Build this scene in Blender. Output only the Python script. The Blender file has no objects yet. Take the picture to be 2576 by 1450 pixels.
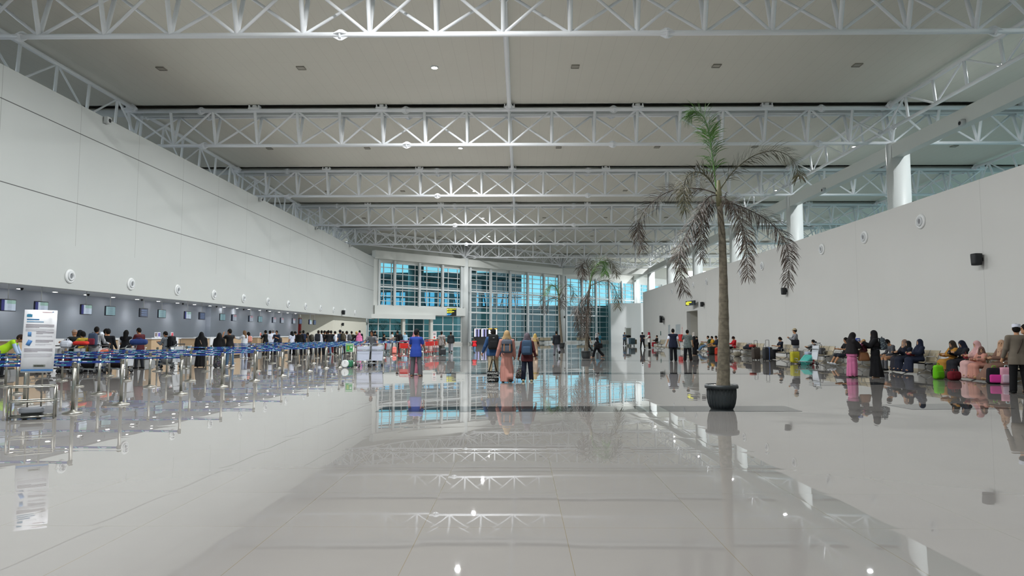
import bpy, math, random
import numpy as np
from mathutils import Vector, Matrix
random.seed(7)
SC = bpy.context.scene
COL = SC.collection
PI = math.pi

# ---------------------------------------------------------------- camera
FPX, CX, CY, EYE = 1650.0, 1288.0, 725.0, 1.5
PITCH = math.atan(115 / FPX)
YAW = math.atan(21 / (FPX / math.cos(PITCH)))
cam = bpy.data.cameras.new('camera'); cam_o = bpy.data.objects.new('camera', cam); COL.objects.link(cam_o)
cam.sensor_fit = 'HORIZONTAL'; cam.sensor_width = 36.0; cam.lens = FPX / 2576 * 36.0
cam.clip_start = 0.05; cam.clip_end = 2000
cam_o.location = (0, 0, EYE); cam_o.rotation_euler = (PI / 2 + PITCH, 0, YAW)
SC.camera = cam_o
# ---------------------------------------------------------------- sky, exposure
world = bpy.data.worlds.new('overcast_sky'); SC.world = world; world.use_nodes = True
wn = world.node_tree.nodes; wl = world.node_tree.links; wn.clear()
w_out = wn.new('ShaderNodeOutputWorld'); w_bg = wn.new('ShaderNodeBackground')
w_tc = wn.new('ShaderNodeTexCoord'); w_no = wn.new('ShaderNodeTexNoise'); w_no.inputs['Scale'].default_value = 2.2; w_no.inputs['Detail'].default_value = 5
w_cr = wn.new('ShaderNodeValToRGB'); w_cr.color_ramp.elements[0].position = .35; w_cr.color_ramp.elements[1].position = .68
w_cr.color_ramp.elements[0].color = (.80, .90, 1.0, 1); w_cr.color_ramp.elements[1].color = (.96, .98, 1.0, 1)
wl.new(w_tc.outputs['Generated'], w_no.inputs['Vector']); wl.new(w_no.outputs['Fac'], w_cr.inputs['Fac'])
wl.new(w_cr.outputs['Color'], w_bg.inputs['Color']); wl.new(w_bg.outputs['Background'], w_out.inputs['Surface'])
SKY = 3.0
w_bg.inputs['Strength'].default_value = SKY
SC.view_settings.view_transform = 'Standard'; SC.view_settings.look = 'None'
SC.view_settings.exposure = 0.33; SC.view_settings.gamma = 1.0; SC.view_settings.use_curve_mapping = False
SC.cycles.max_bounces = 7; SC.cycles.diffuse_bounces = 4; SC.cycles.glossy_bounces = 3; SC.cycles.transmission_bounces = 4
SC.cycles.transparent_max_bounces = 12; SC.cycles.sample_clamp_indirect = 4.0; SC.cycles.sample_clamp_direct = 0.0
SC.cycles.caustics_reflective = False; SC.cycles.caustics_refractive = False
SC.cycles.use_denoising = True

# roof grid of the hall: bays along Y, panels along X
X0, PAN, BAY, Y1 = -0.62, 2.46, 14.15, 22.9
TY = [Y1 + BAY * i for i in range(-2, 8)]          # truss lines; TY[2] is the first one in view
ZB, ZT, ZC = 12.5, 14.4, 14.72
HALF = 9 * PAN                                     # main column lines at X0 +- HALF
LAMP_Y = [y + BAY * .62 for y in TY[:-1]]
LAMP_P, LAMP_COL = 2000.0, (.97, .99, 1.0)

# ---------------------------------------------------------------- helpers
def ray(u, v):
    d = Vector(((u - CX) / FPX, (CY - v) / FPX, -1.0)); d.rotate(cam_o.rotation_euler); return d
def at_z(u, v, z=0.0):
    d = ray(u, v); return Vector((0, 0, EYE)) + d * ((z - EYE) / d.z)
def at_y(u, v, y):
    d = ray(u, v); return Vector((0, 0, EYE)) + d * (y / d.y)
def at_x(u, v, x):
    d = ray(u, v); return Vector((0, 0, EYE)) + d * (x / d.x)
def x_at(u, y): return at_y(u, 840, y).x

def lin(c):
    if isinstance(c, str):
        c = c.lstrip('#'); c = c if len(c) == 6 else ''.join(k + k for k in c); c = [int(c[i:i + 2], 16) for i in (0, 2, 4)]
    return tuple(((v / 255) / 12.92 if v / 255 <= .04045 else ((v / 255 + .055) / 1.055) ** 2.4) for v in c)
MATS = {}
def mat(c, rough=.6, metal=0.0, spec=.5, name=None):
    key = (c if isinstance(c, str) else tuple(c), rough, metal, spec)
    if key in MATS: return MATS[key]
    m = bpy.data.materials.new(name or 'paint'); m.use_nodes = True
    b = m.node_tree.nodes['Principled BSDF']
    b.inputs['Base Color'].default_value = (*lin(c), 1); b.inputs['Roughness'].default_value = rough
    b.inputs['Metallic'].default_value = metal; b.inputs['Specular IOR Level'].default_value = spec
    MATS[key] = m; return m
def emis(c, s):
    key = ('e', c if isinstance(c, str) else tuple(c), s)
    if key in MATS: return MATS[key]
    m = bpy.data.materials.new('lit'); m.use_nodes = True; nt = m.node_tree
    b = nt.nodes['Principled BSDF']; b.inputs['Base Color'].default_value = (.02, .02, .02, 1); b.inputs['Roughness'].default_value = .4
    b.inputs['Emission Color'].default_value = (*lin(c), 1); b.inputs['Emission Strength'].default_value = s
    MATS[key] = m; return m
class NT:
    """small node-tree helper"""
    def __init__(s, name):
        s.m = bpy.data.materials.new(name); s.m.use_nodes = True; s.t = s.m.node_tree; s.b = s.t.nodes['Principled BSDF']
    def n(s, typ, **kw):
        nd = s.t.nodes.new(typ)
        for k, v in kw.items(): setattr(nd, k, v)
        return nd
    def l(s, a, b): s.t.links.new(a, b)
    def math(s, op, a, b=None, c=None):
        nd = s.n('ShaderNodeMath', operation=op)
        for i, v in enumerate((a, b, c)):
            if v is None: continue
            if isinstance(v, (int, float)): nd.inputs[i].default_value = v
            else: s.l(v, nd.inputs[i])
        return nd.outputs[0]
    def pos(s):
        g = s.n('ShaderNodeNewGeometry'); x = s.n('ShaderNodeSeparateXYZ'); s.l(g.outputs['Position'], x.inputs[0]); return x.outputs
    def mix(s, fac, a, b):
        nd = s.n('ShaderNodeMix', data_type='RGBA')
        for i, v in ((0, fac), (6, a), (7, b)):
            if isinstance(v, (int, float)): nd.inputs[i].default_value = v
            elif isinstance(v, tuple): nd.inputs[i].default_value = (*v[:3], 1)
            else: s.l(v, nd.inputs[i])
        return nd.outputs[2]
    def grid(s, x, step, off, half):          # 1 on a thin line every `step` metres
        a = s.math('ADD', x, -off); a = s.math('DIVIDE', a, step); r = s.math('ROUND', a); a = s.math('SUBTRACT', a, r)
        a = s.math('ABSOLUTE', a); return s.math('LESS_THAN', a, half / step)
    def col(s, v):
        if isinstance(v, tuple): s.b.inputs['Base Color'].default_value = (*v[:3], 1)
        else: s.l(v, s.b.inputs['Base Color'])

class MB:
    """collects shapes into ONE mesh"""
    def __init__(s): s.v = []; s.f = []; s.mi = []; s.sm = []; s.uv = {}
    def add(s, vs, fs, smooth=False, mi=0):
        o = len(s.v); s.v.extend([tuple(map(float, p)) for p in vs])
        for f in fs: s.f.append(tuple(i + o for i in f)); s.mi.append(mi); s.sm.append(smooth)
        return s
    def box(s, a, b, mi=0):
        x0, y0, z0 = a; x1, y1, z1 = b
        x0, x1 = min(x0, x1), max(x0, x1); y0, y1 = min(y0, y1), max(y0, y1); z0, z1 = min(z0, z1), max(z0, z1)
        vs = [(x0, y0, z0), (x1, y0, z0), (x1, y1, z0), (x0, y1, z0), (x0, y0, z1), (x1, y0, z1), (x1, y1, z1), (x0, y1, z1)]
        return s.add(vs, [(0, 3, 2, 1), (4, 5, 6, 7), (0, 1, 5, 4), (1, 2, 6, 5), (2, 3, 7, 6), (3, 0, 4, 7)], False, mi)
    def beam(s, p, q, w, h, up=(0, 0, 1), mi=0):     # rectangular bar p->q, w sideways, h along up
        p = Vector(p); q = Vector(q); d = (q - p).normalized(); up = Vector(up)
        if abs(d.dot(up)) > .99: up = Vector((0, 1, 0))
        sd = d.cross(up).normalized(); u2 = sd.cross(d)
        c = [sd * (w / 2 * a) + u2 * (h / 2 * b) for a, b in ((-1, -1), (1, -1), (1, 1), (-1, 1))]
        vs = [p + k for k in c] + [q + k for k in c]
        return s.add(vs, [(3, 2, 1, 0), (4, 5, 6, 7), (0, 1, 5, 4), (1, 2, 6, 5), (2, 3, 7, 6), (3, 0, 4, 7)], False, mi)
    def tube(s, pts, r, n=8, cap=True, mi=0):
        pts = [Vector(p) for p in pts]; k = len(pts)
        rr = r if isinstance(r, (list, tuple)) else [r] * k
        ref = None; vs = []
        for i in range(k):
            t = (pts[min(i + 1, k - 1)] - pts[max(i - 1, 0)])
            t = t.normalized() if t.length > 1e-9 else Vector((0, 0, 1))
            if ref is None: ref = Vector((0, 0, 1)) if abs(t.z) < .9 else Vector((1, 0, 0))
            a = t.cross(ref); a = a.normalized() if a.length > 1e-6 else t.orthogonal().normalized()
            b = a.cross(t); ref = b
            for j in range(n):
                an = 2 * PI * j / n; vs.append(pts[i] + (a * math.cos(an) + b * math.sin(an)) * rr[i])
        fs = []
        for i in range(k - 1):
            for j in range(n):
                j2 = (j + 1) % n; fs.append((i * n + j, i * n + j2, (i + 1) * n + j2, (i + 1) * n + j))
        s.add(vs, fs, True, mi)
        if cap:
            s.f.append(tuple(len(s.v) - k * n + j for j in range(n))[::-1]); s.mi.append(mi); s.sm.append(False)
            s.f.append(tuple(len(s.v) - n + j for j in range(n))); s.mi.append(mi); s.sm.append(False)
        return s
    def lathe(s, prof, n=24, c=(0, 0, 0), axis='z', mi=0, smooth=True, cap=True):
        vs = []
        for r, z in prof:
            for j in range(n):
                a = 2 * PI * j / n; x, y = r * math.cos(a), r * math.sin(a)
                p = {'z': (x, y, z), 'x': (z, x, y), '-x': (-z, -x, y), 'y': (y, z, x)}[axis]
                vs.append((p[0] + c[0], p[1] + c[1], p[2] + c[2]))
        fs = []
        for i in range(len(prof) - 1):
            for j in range(n):
                j2 = (j + 1) % n; fs.append((i * n + j, i * n + j2, (i + 1) * n + j2, (i + 1) * n + j))
        if cap: fs.append(tuple(range(n))[::-1]); fs.append(tuple((len(prof) - 1) * n + j for j in range(n)))
        return s.add(vs, fs, smooth, mi)
    def disc(s, c, r, n=20, axis='z', h=.01, mi=0): return s.lathe([(r, -h / 2), (r, h / 2)], n, c, axis, mi, False)
    def quad(s, a, b, c, d, mi=0): return s.add([a, b, c, d], [(0, 1, 2, 3)], False, mi)
    def rbox(s, c, size, r, n=6, mi=0, M=None, taper=None):    # rounded box
        hx, hy, hz = [k / 2 for k in size]; r = min(r, hx, hy, hz) * .999
        idx = {}; vs = []; fs = []
        def vid(i, j, k):
            if (i, j, k) not in idx:
                p = [(-1 + 2 * a / n) * h for a, h in zip((i, j, k), (hx, hy, hz))]
                q = [max(-(h - r), min(h - r, a)) for a, h in zip(p, (hx, hy, hz))]
                # concentrate samples near the corner
                d = [a - b for a, b in zip(p, q)]; L = math.sqrt(sum(a * a for a in d)) or 1
                o = [b + r * a / L for a, b in zip(d, q)] if L > 1e-9 else p
                if taper: f = 1 + taper * (o[2] / hz) ; o[0] *= f; o[1] *= f
                P = Vector(o)
                if M is not None: P = M @ P
                vs.append(P + Vector(c)); idx[(i, j, k)] = len(vs) - 1
            return idx[(i, j, k)]
        for a in range(n):
            for b in range(n):
                fs += [(vid(a, b, 0), vid(a, b + 1, 0), vid(a + 1, b + 1, 0), vid(a + 1, b, 0)), (vid(a, b, n), vid(a + 1, b, n), vid(a + 1, b + 1, n), vid(a, b + 1, n)),
                       (vid(a, 0, b), vid(a + 1, 0, b), vid(a + 1, 0, b + 1), vid(a, 0, b + 1)), (vid(a, n, b), vid(a, n, b + 1), vid(a + 1, n, b + 1), vid(a + 1, n, b)),
                       (vid(0, a, b), vid(0, a, b + 1), vid(0, a + 1, b + 1), vid(0, a + 1, b)), (vid(n, a, b), vid(n, a + 1, b), vid(n, a + 1, b + 1), vid(n, a, b + 1))]
        return s.add(vs, fs, True, mi)
    def xf(s, M, start=0):
        for i in range(start, len(s.v)): s.v[i] = tuple(M @ Vector(s.v[i]))
        return s
    def mesh(s, name, mats):
        me = bpy.data.meshes.new(name); me.from_pydata(s.v, [], s.f)
        for m in (mats if isinstance(mats, (list, tuple)) else [mats]): me.materials.append(m)
        me.polygons.foreach_set('material_index', s.mi); me.polygons.foreach_set('use_smooth', s.sm); me.update(); return me
    def build(s, name, mats, parent=None, loc=None, rot=None):
        return put(name, s.mesh(name, mats), parent, loc, rot)
def put(name, me, parent=None, loc=None, rot=None, scale=None):
    o = bpy.data.objects.new(name, me); COL.objects.link(o)
    if parent is not None: o.parent = parent
    if loc is not None: o.location = loc
    if rot is not None: o.rotation_euler = rot
    if scale is not None: o.scale = scale
    return o
def tag(o, label, cat, group=None, kind=None):
    o['label'] = label; o['category'] = cat
    if group: o['group'] = group
    if kind: o['kind'] = kind
    return o
def thing(name, label, cat, loc=(0, 0, 0), rz=0, group=None):
    o = bpy.data.objects.new(name, None); COL.objects.link(o); o.location = loc; o.rotation_euler = (0, 0, rz); o.empty_display_size = .2
    return tag(o, label, cat, group)
def struct(name, mb, m):
    o = mb.build(name, m); o['kind'] = 'structure'; return o
KIDS = {}
def copy_tree(o, parent=None):
    c = o.copy(); COL.objects.link(c)
    if parent is not None: c.parent = parent
    for ch in list(o.children): copy_tree(ch, c)
    return c
ORD = ['first', 'second', 'third', 'fourth', 'fifth', 'sixth', 'seventh', 'eighth', 'ninth', 'tenth', 'eleventh', 'twelfth', 'thirteenth', 'fourteenth', 'fifteenth', 'sixteenth', 'seventeenth', 'eighteenth', 'nineteenth', 'twentieth', 'twenty-first', 'twenty-second', 'twenty-third', 'twenty-fourth', 'twenty-fifth', 'twenty-sixth', 'twenty-seventh', 'twenty-eighth', 'twenty-ninth', 'thirtieth', 'thirty-first', 'thirty-second', 'thirty-third']
WHITE = mat('#d4d8d8', .35); STEEL = mat('#a8a69e', .34, 1.0); BLACK = mat('#17181a', .5); DARK = mat('#2a2d30', .6)
# ================================================================ setting
# floor: polished porcelain tiles, each laid a hair out of level so reflections break at the joints
T = 1.10
n = NT('polished_tiles'); P = n.pos()
tx = n.math('DIVIDE', n.math('ADD', P[0], .76), T); ty = n.math('DIVIDE', n.math('ADD', P[1], .3), T)
fx = n.math('FLOOR', tx); fy = n.math('FLOOR', ty)
cmb = n.n('ShaderNodeCombineXYZ'); n.l(fx, cmb.inputs[0]); n.l(fy, cmb.inputs[1])
wn_ = n.n('ShaderNodeTexWhiteNoise', noise_dimensions='2D'); n.l(cmb.outputs[0], wn_.inputs['Vector'])
gx = n.math('SUBTRACT', n.math('SUBTRACT', tx, fx), .5); gy = n.math('SUBTRACT', n.math('SUBTRACT', ty, fy), .5)
ex = n.math('GREATER_THAN', n.math('ABSOLUTE', gx), .4982); ey = n.math('GREATER_THAN', n.math('ABSOLUTE', gy), .4985)
edge = n.math('MAXIMUM', ex, ey)
geo = n.n('ShaderNodeNewGeometry')
nz = n.n('ShaderNodeTexNoise'); nz.inputs['Scale'].default_value = .9; nz.inputs['Detail'].default_value = 1; n.l(geo.outputs['Position'], nz.inputs['Vector'])
nz3 = n.n('ShaderNodeTexNoise'); nz3.inputs['Scale'].default_value = 2.5; nz3.inputs['Detail'].default_value = 4; n.l(geo.outputs['Position'], nz3.inputs['Vector'])
def vm(op, a, b):
    v = n.n('ShaderNodeVectorMath', operation=op)
    for i, k in enumerate((a, b)):
        if isinstance(k, tuple): v.inputs[i].default_value = k
        else: n.l(k, v.inputs[i])
    return v.outputs[0]
til = vm('MULTIPLY', vm('SUBTRACT', wn_.outputs['Color'], (.5, .5, .5)), (.0026, .0026, 0))
wav = vm('MULTIPLY', vm('SUBTRACT', nz.outputs['Color'], (.5, .5, .5)), (.0018, .0018, 0))
# warped rims: the pillow of every tile
rim = n.n('ShaderNodeCombineXYZ')
n.l(n.math('MULTIPLY', n.math('POWER', n.math('MULTIPLY', gx, 2), 5), .003), rim.inputs[0]); n.l(n.math('MULTIPLY', n.math('POWER', n.math('MULTIPLY', gy, 2), 5), .003), rim.inputs[1])
nn = vm('NORMALIZE', vm('ADD', vm('ADD', geo.outputs['Normal'], til), vm('ADD', wav, rim.outputs[0])), (0, 0, 0))
n.l(nn, n.b.inputs['Normal'])
base = n.mix(n.math('MULTIPLY', nz3.outputs['Fac'], .5), lin('#868380'), lin('#7f7c79'))
n.col(n.mix(edge, base, lin('#766c52')))
n.b.inputs['Roughness'].default_value = .012; n.b.inputs['IOR'].default_value = 1.8
FLOOR = n.m
FX0, FX1, FY0, FY1 = -30.3, 40.0, -16.0, 131.0
struct('floor', MB().box((FX0, FY0, -.2), (FX1, FY1, 0)), FLOOR)
g = NT('dark_granite'); g.col(lin('#37393a')); g.b.inputs['Roughness'].default_value = .012; g.b.inputs['IOR'].default_value = 1.56
def band(name, pts):
    mb = MB(); k = len(pts); vs = [(x, y, .003) for x, y in pts] + [(x, y, -.05) for x, y in pts]
    mb.add(vs, [tuple(range(k))] + [(i, i + k, (i + 1) % k + k, (i + 1) % k) for i in range(k)]); return struct(name, mb, g.m)
def gpx(*pp): return [tuple(at_z(u, v).xy) for u, v in pp]
band('trim_1', gpx((944, 1037), (2018, 1035.5), (1973, 1022), (967, 1024)))
band('trim_2', gpx((2228, 1019), (2295, 1031), (2556, 1029), (2405, 1016)))
band('trim_3', gpx((2035, 963), (2068, 970.5), (2246, 968.5), (2205, 962)))
band('trim_4', [(-6.2, 24.6), (9.5, 24.6), (9.0, 25.5), (-5.7, 25.5)])
band('trim_5', [(-6.2, 36.6), (9.5, 36.6), (9.0, 37.5), (-5.7, 37.5)])
struct('ground', MB().box((-400, 131.0, -.6), (400, 600, -.15)).box((40.0, -160, -.6), (400, 131, -.15)), mat('#a5a49c', .8))
struct('ground_left', MB().box((-400, -16, -.6), (-30.3, 131, -.15)), mat('#5c5d5e', .9))
struct('ground_rear', MB().box((-400, -200, -.6), (40, -16, -.15)), mat('#5c5d5e', .9))

# ceiling of long steel trays, one field per bay, with the dark slot above every truss
n = NT('ceiling_trays'); P = n.pos()
ln = n.grid(P[0], .62, 0, .012); l2 = n.grid(P[1], 3.1, 0, .006)
nz = n.n('ShaderNodeTexNoise'); nz.inputs['Scale'].default_value = .25; g_ = n.n('ShaderNodeNewGeometry'); n.l(g_.outputs['Position'], nz.inputs['Vector'])
b0 = n.mix(nz.outputs['Fac'], lin('#e2dfd4'), lin('#dbd8cd'))
n.col(n.mix(n.math('MULTIPLY', n.math('MAXIMUM', ln, l2), .13), b0, lin('#8f8b80'))); n.b.inputs['Roughness'].default_value = .55
mb = MB(); CXA, CXB = -30.0, 40.0
ys = [-16.0] + TY + [139.0]
for a, b in zip(ys[:-1], ys[1:]):
    xl = CXA if a < TY[7] - 1 else (X0 - 3 * PAN - 9 if a < TY[8] - 1 else (X0 + 3 * PAN - 9 if a < TY[9] - 1 else 12.0))
    mb.box((xl, a + (.75 if a in TY else 0), ZC), (CXB, b - (.12 if b in TY else 0), ZC + .12)); mb.box((xl, a, ZC + .9), (CXB, b, ZC + 1.0))
mb.box((40.0, -16, ZC), (40.2, 139, ZC + 1.0))
struct('ceiling', mb, n.m)
mb = MB()
for y in TY[:7]: mb.box((CXA, y + .42, ZT - .12), (CXB, y + .62, ZC - .08)).box((CXA, y - .1, ZC + .02), (CXB, y - .02, ZC + .1))
for y, xl in zip(TY[7:], (-17, -2, 12)): mb.box((xl, y + .42, ZT - .12), (CXB, y + .62, ZC - .08))
struct('trim_6', mb, WHITE)

# left wall: plaster fascia above the check-in recess
LX = -18.67; LY1 = 83.9; LZ0, LZ1 = 3.34, 11.2
n = NT('panelled_plaster'); P = n.pos()
hz = n.math('MAXIMUM', n.math('LESS_THAN', n.math('ABSOLUTE', n.math('ADD', P[2], -9.97)), .018), n.math('LESS_THAN', n.math('ABSOLUTE', n.math('ADD', P[2], -6.97)), .018))
vt = n.math('MULTIPLY', n.grid(P[1], 4.25, 27.1, .014), n.math('GREATER_THAN', P[2], 5.16))
nz = n.n('ShaderNodeTexNoise'); nz.inputs['Scale'].default_value = .4; nz.inputs['Detail'].default_value = 3; g_ = n.n('ShaderNodeNewGeometry'); n.l(g_.outputs['Position'], nz.inputs['Vector'])
c0 = n.mix(nz.outputs['Fac'], lin('#c4c7c4'), lin('#bec1bf'))
c0 = n.mix(n.math('MULTIPLY', vt, .45), c0, lin('#6f6f6c')); n.col(n.mix(n.math('MULTIPLY', hz, .9), c0, lin('#3a3a3a'))); n.b.inputs['Roughness'].default_value = .6
PLAS = mat('#d2d4cf', .6)
mb = MB().box((LX - .3, -16, 5.16), (LX, LY1, LZ1)).box((LX - .3, -16, LZ0), (LX + .03, LY1, 5.16))
struct('wall_left', mb, n.m)
# recess behind the counters
struct('wall_left_recess', MB().box((-22.0, -16, 0), (-21.7, 45.0, LZ0 + .3)).box((-22.0, 45.0, 0), (-21.35, 49.5, LZ0 + .3)).box((-22.0, 49.5, 0), (-21.7, 63.8, LZ0 + .3)), mat('#bfc8d6', .55))
mb = MB(); mb.add([(-21.7, 63.8, 0), (-19.2, 67.1, 0), (-19.2, 67.1, 4), (-21.7, 63.8, 4), (-22, 64.2, 0), (-19.4, 67.6, 0), (-19.4, 67.6, 4), (-22, 64.2, 4)],
                  [(0, 1, 2, 3), (5, 4, 7, 6), (1, 5, 6, 2), (4, 0, 3, 7), (3, 2, 6, 7), (1, 0, 4, 5)])
mb.box((-19.5, 67.1, 0), (-19.2, 81.6, LZ0 + .2))
struct('wall_left_end', mb, mat('#d6d4c6', .6))
struct('ceiling_recess', MB().box((-22.0, -16, LZ0 + .05), (LX - .29, 82.0, LZ0 + .25)), mat('#cfd3d6', .5))
struct('wall_left_upper', MB().box((-30.3, -16, 0), (-30, 131, 11.3)).box((-30.3, -16, ZC - .1), (-30, 131, ZC + 1)), mat('#9a9a94', .7))  # gap below the top strip left open for the added daylight glazing
# right wall: long free-standing wall with joints, one deep opening and two doors
RX, RZ, RY1 = 16.0, 6.87, 85.7
oy0, oy1, oz = at_x(1755, 800, RX).y, at_x(1727.5, 800, RX).y, at_x(1741, 782.5, RX).z
n = NT('right_plaster'); P = n.pos()
vt = n.grid(P[1], 8.5, 22.75, .012)
nz = n.n('ShaderNodeTexNoise'); nz.inputs['Scale'].default_value = .4; nz.inputs['Detail'].default_value = 3; g_ = n.n('ShaderNodeNewGeometry'); n.l(g_.outputs['Position'], nz.inputs['Vector'])
c0 = n.mix(nz.outputs['Fac'], lin('#cfcfcc'), lin('#c9c9c6')); n.col(n.mix(n.math('MULTIPLY', vt, .3), c0, lin('#8a8a86'))); n.b.inputs['Roughness'].default_value = .6
mb = MB().box((RX, -16, 0), (RX + .35, oy0, RZ)).box((RX, oy0, oz), (RX + .35, oy1, RZ)).box((RX, oy1, 0), (RX + .35, RY1, RZ))
mb.box((RX + .35, RY1 - .35, 0), (FX1, RY1, RZ))
struct('wall_right', mb, n.m)
mb = MB().box((RX + .35, oy0 - .3, 0), (RX + 3.2, oy0, oz + .3)).box((RX + .35, oy1, 0), (RX + 3.2, oy1 + .3, oz + .3)).box((RX + 2.9, oy0, 0), (RX + 3.2, oy1, oz + .3)).box((RX + .35, oy0, oz), (RX + 3.2, oy1, oz + .3))
struct('wall_opening', mb, mat('#cbc9c0', .6))
struct('baseboard_right', MB().box((RX - .012, -16, 0), (RX, oy0, .1)).box((RX - .012, oy1, 0), (RX, RY1, .1)), mat('#b3a893', .4))

# white service rooms at the far right
bx0, by = x_at(1537, 113), 113.0
struct('wall_far_room', MB().box((bx0, by, 0), (FX1, by + 6, 6.75)), mat('#f4f6f5', .5))
x2 = x_at(1462, 117.0)
dx0 = x_at(1529, 117.0); dz = at_y(1533, 811, 117).z
struct('wall_far_lobby', MB().box((x2, 117.0, 0), (dx0, 121, 6.45)).box((dx0, 117.0, dz), (bx0 + 2, 121, 6.45)).box((dx0, 118.5, 0), (bx0 + 2, 121, dz)), mat('#dfe1df', .5))
# door in the bright room
p0 = at_y(1574, 826, by); p1 = at_y(1587, 861, by)
d = struct('door_1', MB().box((p0.x - .12, by - .06, 0), (p0.x, by + .02, p0.z + .12)).box((p1.x, by - .06, 0), (p1.x + .12, by + .02, p0.z + .12)).box((p0.x - .12, by - .06, p0.z), (p1.x + .12, by + .02, p0.z + .12)), mat('#dcdedc', .4))
MB().box((p0.x, by - .02, .02), (p1.x, by - .005, p0.z)).build('door_leaf', mat('#8c8f86', .3), d)
MB().tube([(p1.x - .12, by - .05, 1.0), (p1.x - .12, by - .05, 1.15)], .015).build('handle', STEEL, d)
# steel doors in the right wall
for i, (u0, u1, vt_) in enumerate(((1681.5, 1686, 817.5), (1700.5, 1712, 816))):
    ya, yb = at_x(u1, 850, RX).y, at_x(u0, 850, RX).y; zt = at_x((u0 + u1) / 2, vt_, RX).z
    d = struct('door_%d' % (i + 2), MB().box((RX - .02, ya, 0), (RX + .01, ya + .06, zt)).box((RX - .02, yb - .06, 0), (RX + .01, yb, zt)).box((RX - .02, ya, zt - .06), (RX + .01, yb, zt)), mat('#b9bdbd', .4))
    MB().box((RX - .012, ya + .06, .01), (RX - .002, yb - .06, zt - .06)).build('door_leaf', mat('#a9b1b4', .35), d)
    MB().tube([(RX - .05, ya + .16, 1.0), (RX - .05, ya + .16, 1.14)], .014).build('handle', STEEL, d)

# ---------------------------------------------------------------- main columns, header beams
def column(name, x, y, z1, r, label):
    o = MB().lathe([(r, 0), (r, z1)], 40).build(name, mat('#dfe3e2', .45), None, (x, y, 0)); o['kind'] = 'structure'; return o
RCX = X0 + HALF
for i, y in enumerate(TY): column('column', RCX, y, ZB - .2, .6, '')
for i, y in enumerate(TY[:7]): column('column', X0 - HALF, y, ZB - .2, .6, '')
CA, CB, CD = (X0 - 3 * PAN, TY[7]), (X0 + 3 * PAN, TY[8]), (RCX, TY[9])
for c in (CA, CB): column('column', c[0], c[1], ZB - .2, .56, '')
mb = MB()
for a, b in zip(TY[:-1], TY[1:]): mb.box((RCX - .5, a + .3, 11.42), (RCX, b - .3, 12.2))
struct('beam_right', mb, mat('#dadeda', .5))
struct('beam_far', MB().box((CB[0] + .3, TY[8] - .45, 11.25), (RCX - .3, TY[8], 12.15)), mat('#dfe1dd', .5))

# ---------------------------------------------------------------- glass facade on the diagonal
GL = NT('teal_glass'); t = GL.t; t.nodes.remove(GL.b)
tr = GL.n('ShaderNodeBsdfTransparent'); tr.inputs['Color'].default_value = (.074, .208, .236, 1)
gl = GL.n('ShaderNodeBsdfGlossy'); gl.inputs['Roughness'].default_value = .02; gl.inputs['Color'].default_value = (.55, .75, .8, 1)
fr = GL.n('ShaderNodeFresnel'); fr.inputs['IOR'].default_value = 1.5
mx = GL.n('ShaderNodeMixShader'); GL.l(fr.outputs[0], mx.inputs[0]); GL.l(tr.outputs[0], mx.inputs[1]); GL.l(gl.outputs[0], mx.inputs[2])
GL.l(mx.outputs[0], t.nodes['Material Output'].inputs['Surface']); GLASS = GL.m
FRAME = mat('#d9dddd', .35)
FD = Vector((2 * 3 * PAN, BAY, 0)).normalized(); FN = Vector((FD.y, -FD.x, 0))     # along the facade, and towards the hall
def fac(p0, s, off, z): q = Vector((p0[0], p0[1], 0)) + FD * s + FN * off; return (q.x, q.y, z)
LEN = math.hypot(6 * PAN, BAY)
def facade(num, p0, s0, s1, z0, z1, ribs, thick_z, rows):
    """one glazed bay from s0 to s1 along the diagonal, z0..z1: glass, big white ribs, thin bars"""
    fr_ = MB(); posts = MB(); gm = MB()
    gm.quad(fac(p0, s0, -.02, z0), fac(p0, s1, -.02, z0), fac(p0, s1, -.02, z1), fac(p0, s0, -.02, z1))
    for s in ribs:
        posts.beam(fac(p0, s, .28, z0), fac(p0, s, .28, z1 + .25), .3, .3, tuple(FN))
    for a, b in zip(ribs[:-1], ribs[1:]):
        for f in (.0, .36, .86): fr_.beam(fac(p0, a + (b - a) * f, 0, z0), fac(p0, a + (b - a) * f, 0, z1), .11, .09, tuple(FN))
    z = z0
    for z in rows: fr_.beam(fac(p0, s0, 0, z), fac(p0, s1, 0, z), .09, .10)
    for z in thick_z: fr_.beam(fac(p0, s0, .2, z), fac(p0, s1, .2, z), .22, .24)
    for s in (s0, s1): fr_.beam(fac(p0, s, 0, z0), fac(p0, s, 0, z1), .14, .12, tuple(FN))
    for z in (z0 + .05, z1 - .05): fr_.beam(fac(p0, s0, 0, z), fac(p0, s1, 0, z), .14, .14)
    w = fr_.build('window_%d' % num, FRAME); w['kind'] = 'structure'
    gm.build('glass', GLASS, w); posts.build('post', FRAME, w)
    return w
PL = (X0 - HALF, TY[6])                                   # left main column; the wall cuts the facade at s = SL
SL = (LX + .05 - PL[0]) / FD.x
GT = 10.76
rowsA = [5.2 + .93 * k for k in range(1, 6)]
facade(1, PL, SL + .3, LEN - .62, 5.12, GT, [SL + .3 + (LEN - .92 - SL) * f for f in (.01, .18, .465, .745, .985)], [7.55], [5.75, 6.4, 7.2, 7.85, 8.5, 9.3, 10.1])
facade(2, PL, SL - .9, LEN - .62, .25, 4.0, [], [], [.95, 1.85, 2.75]).name = 'window_2'
facade(3, CA, .62, LEN - .62, .25, GT, [.62 + (LEN - 1.24) * f for f in (.01, .215, .42, .615, .805, .985)], [4.55, 7.55], [.95, 1.75, 2.6, 3.5, 5.3, 6.05, 6.8, 7.25, 7.9, 8.6, 9.35, 10.1])
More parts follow.
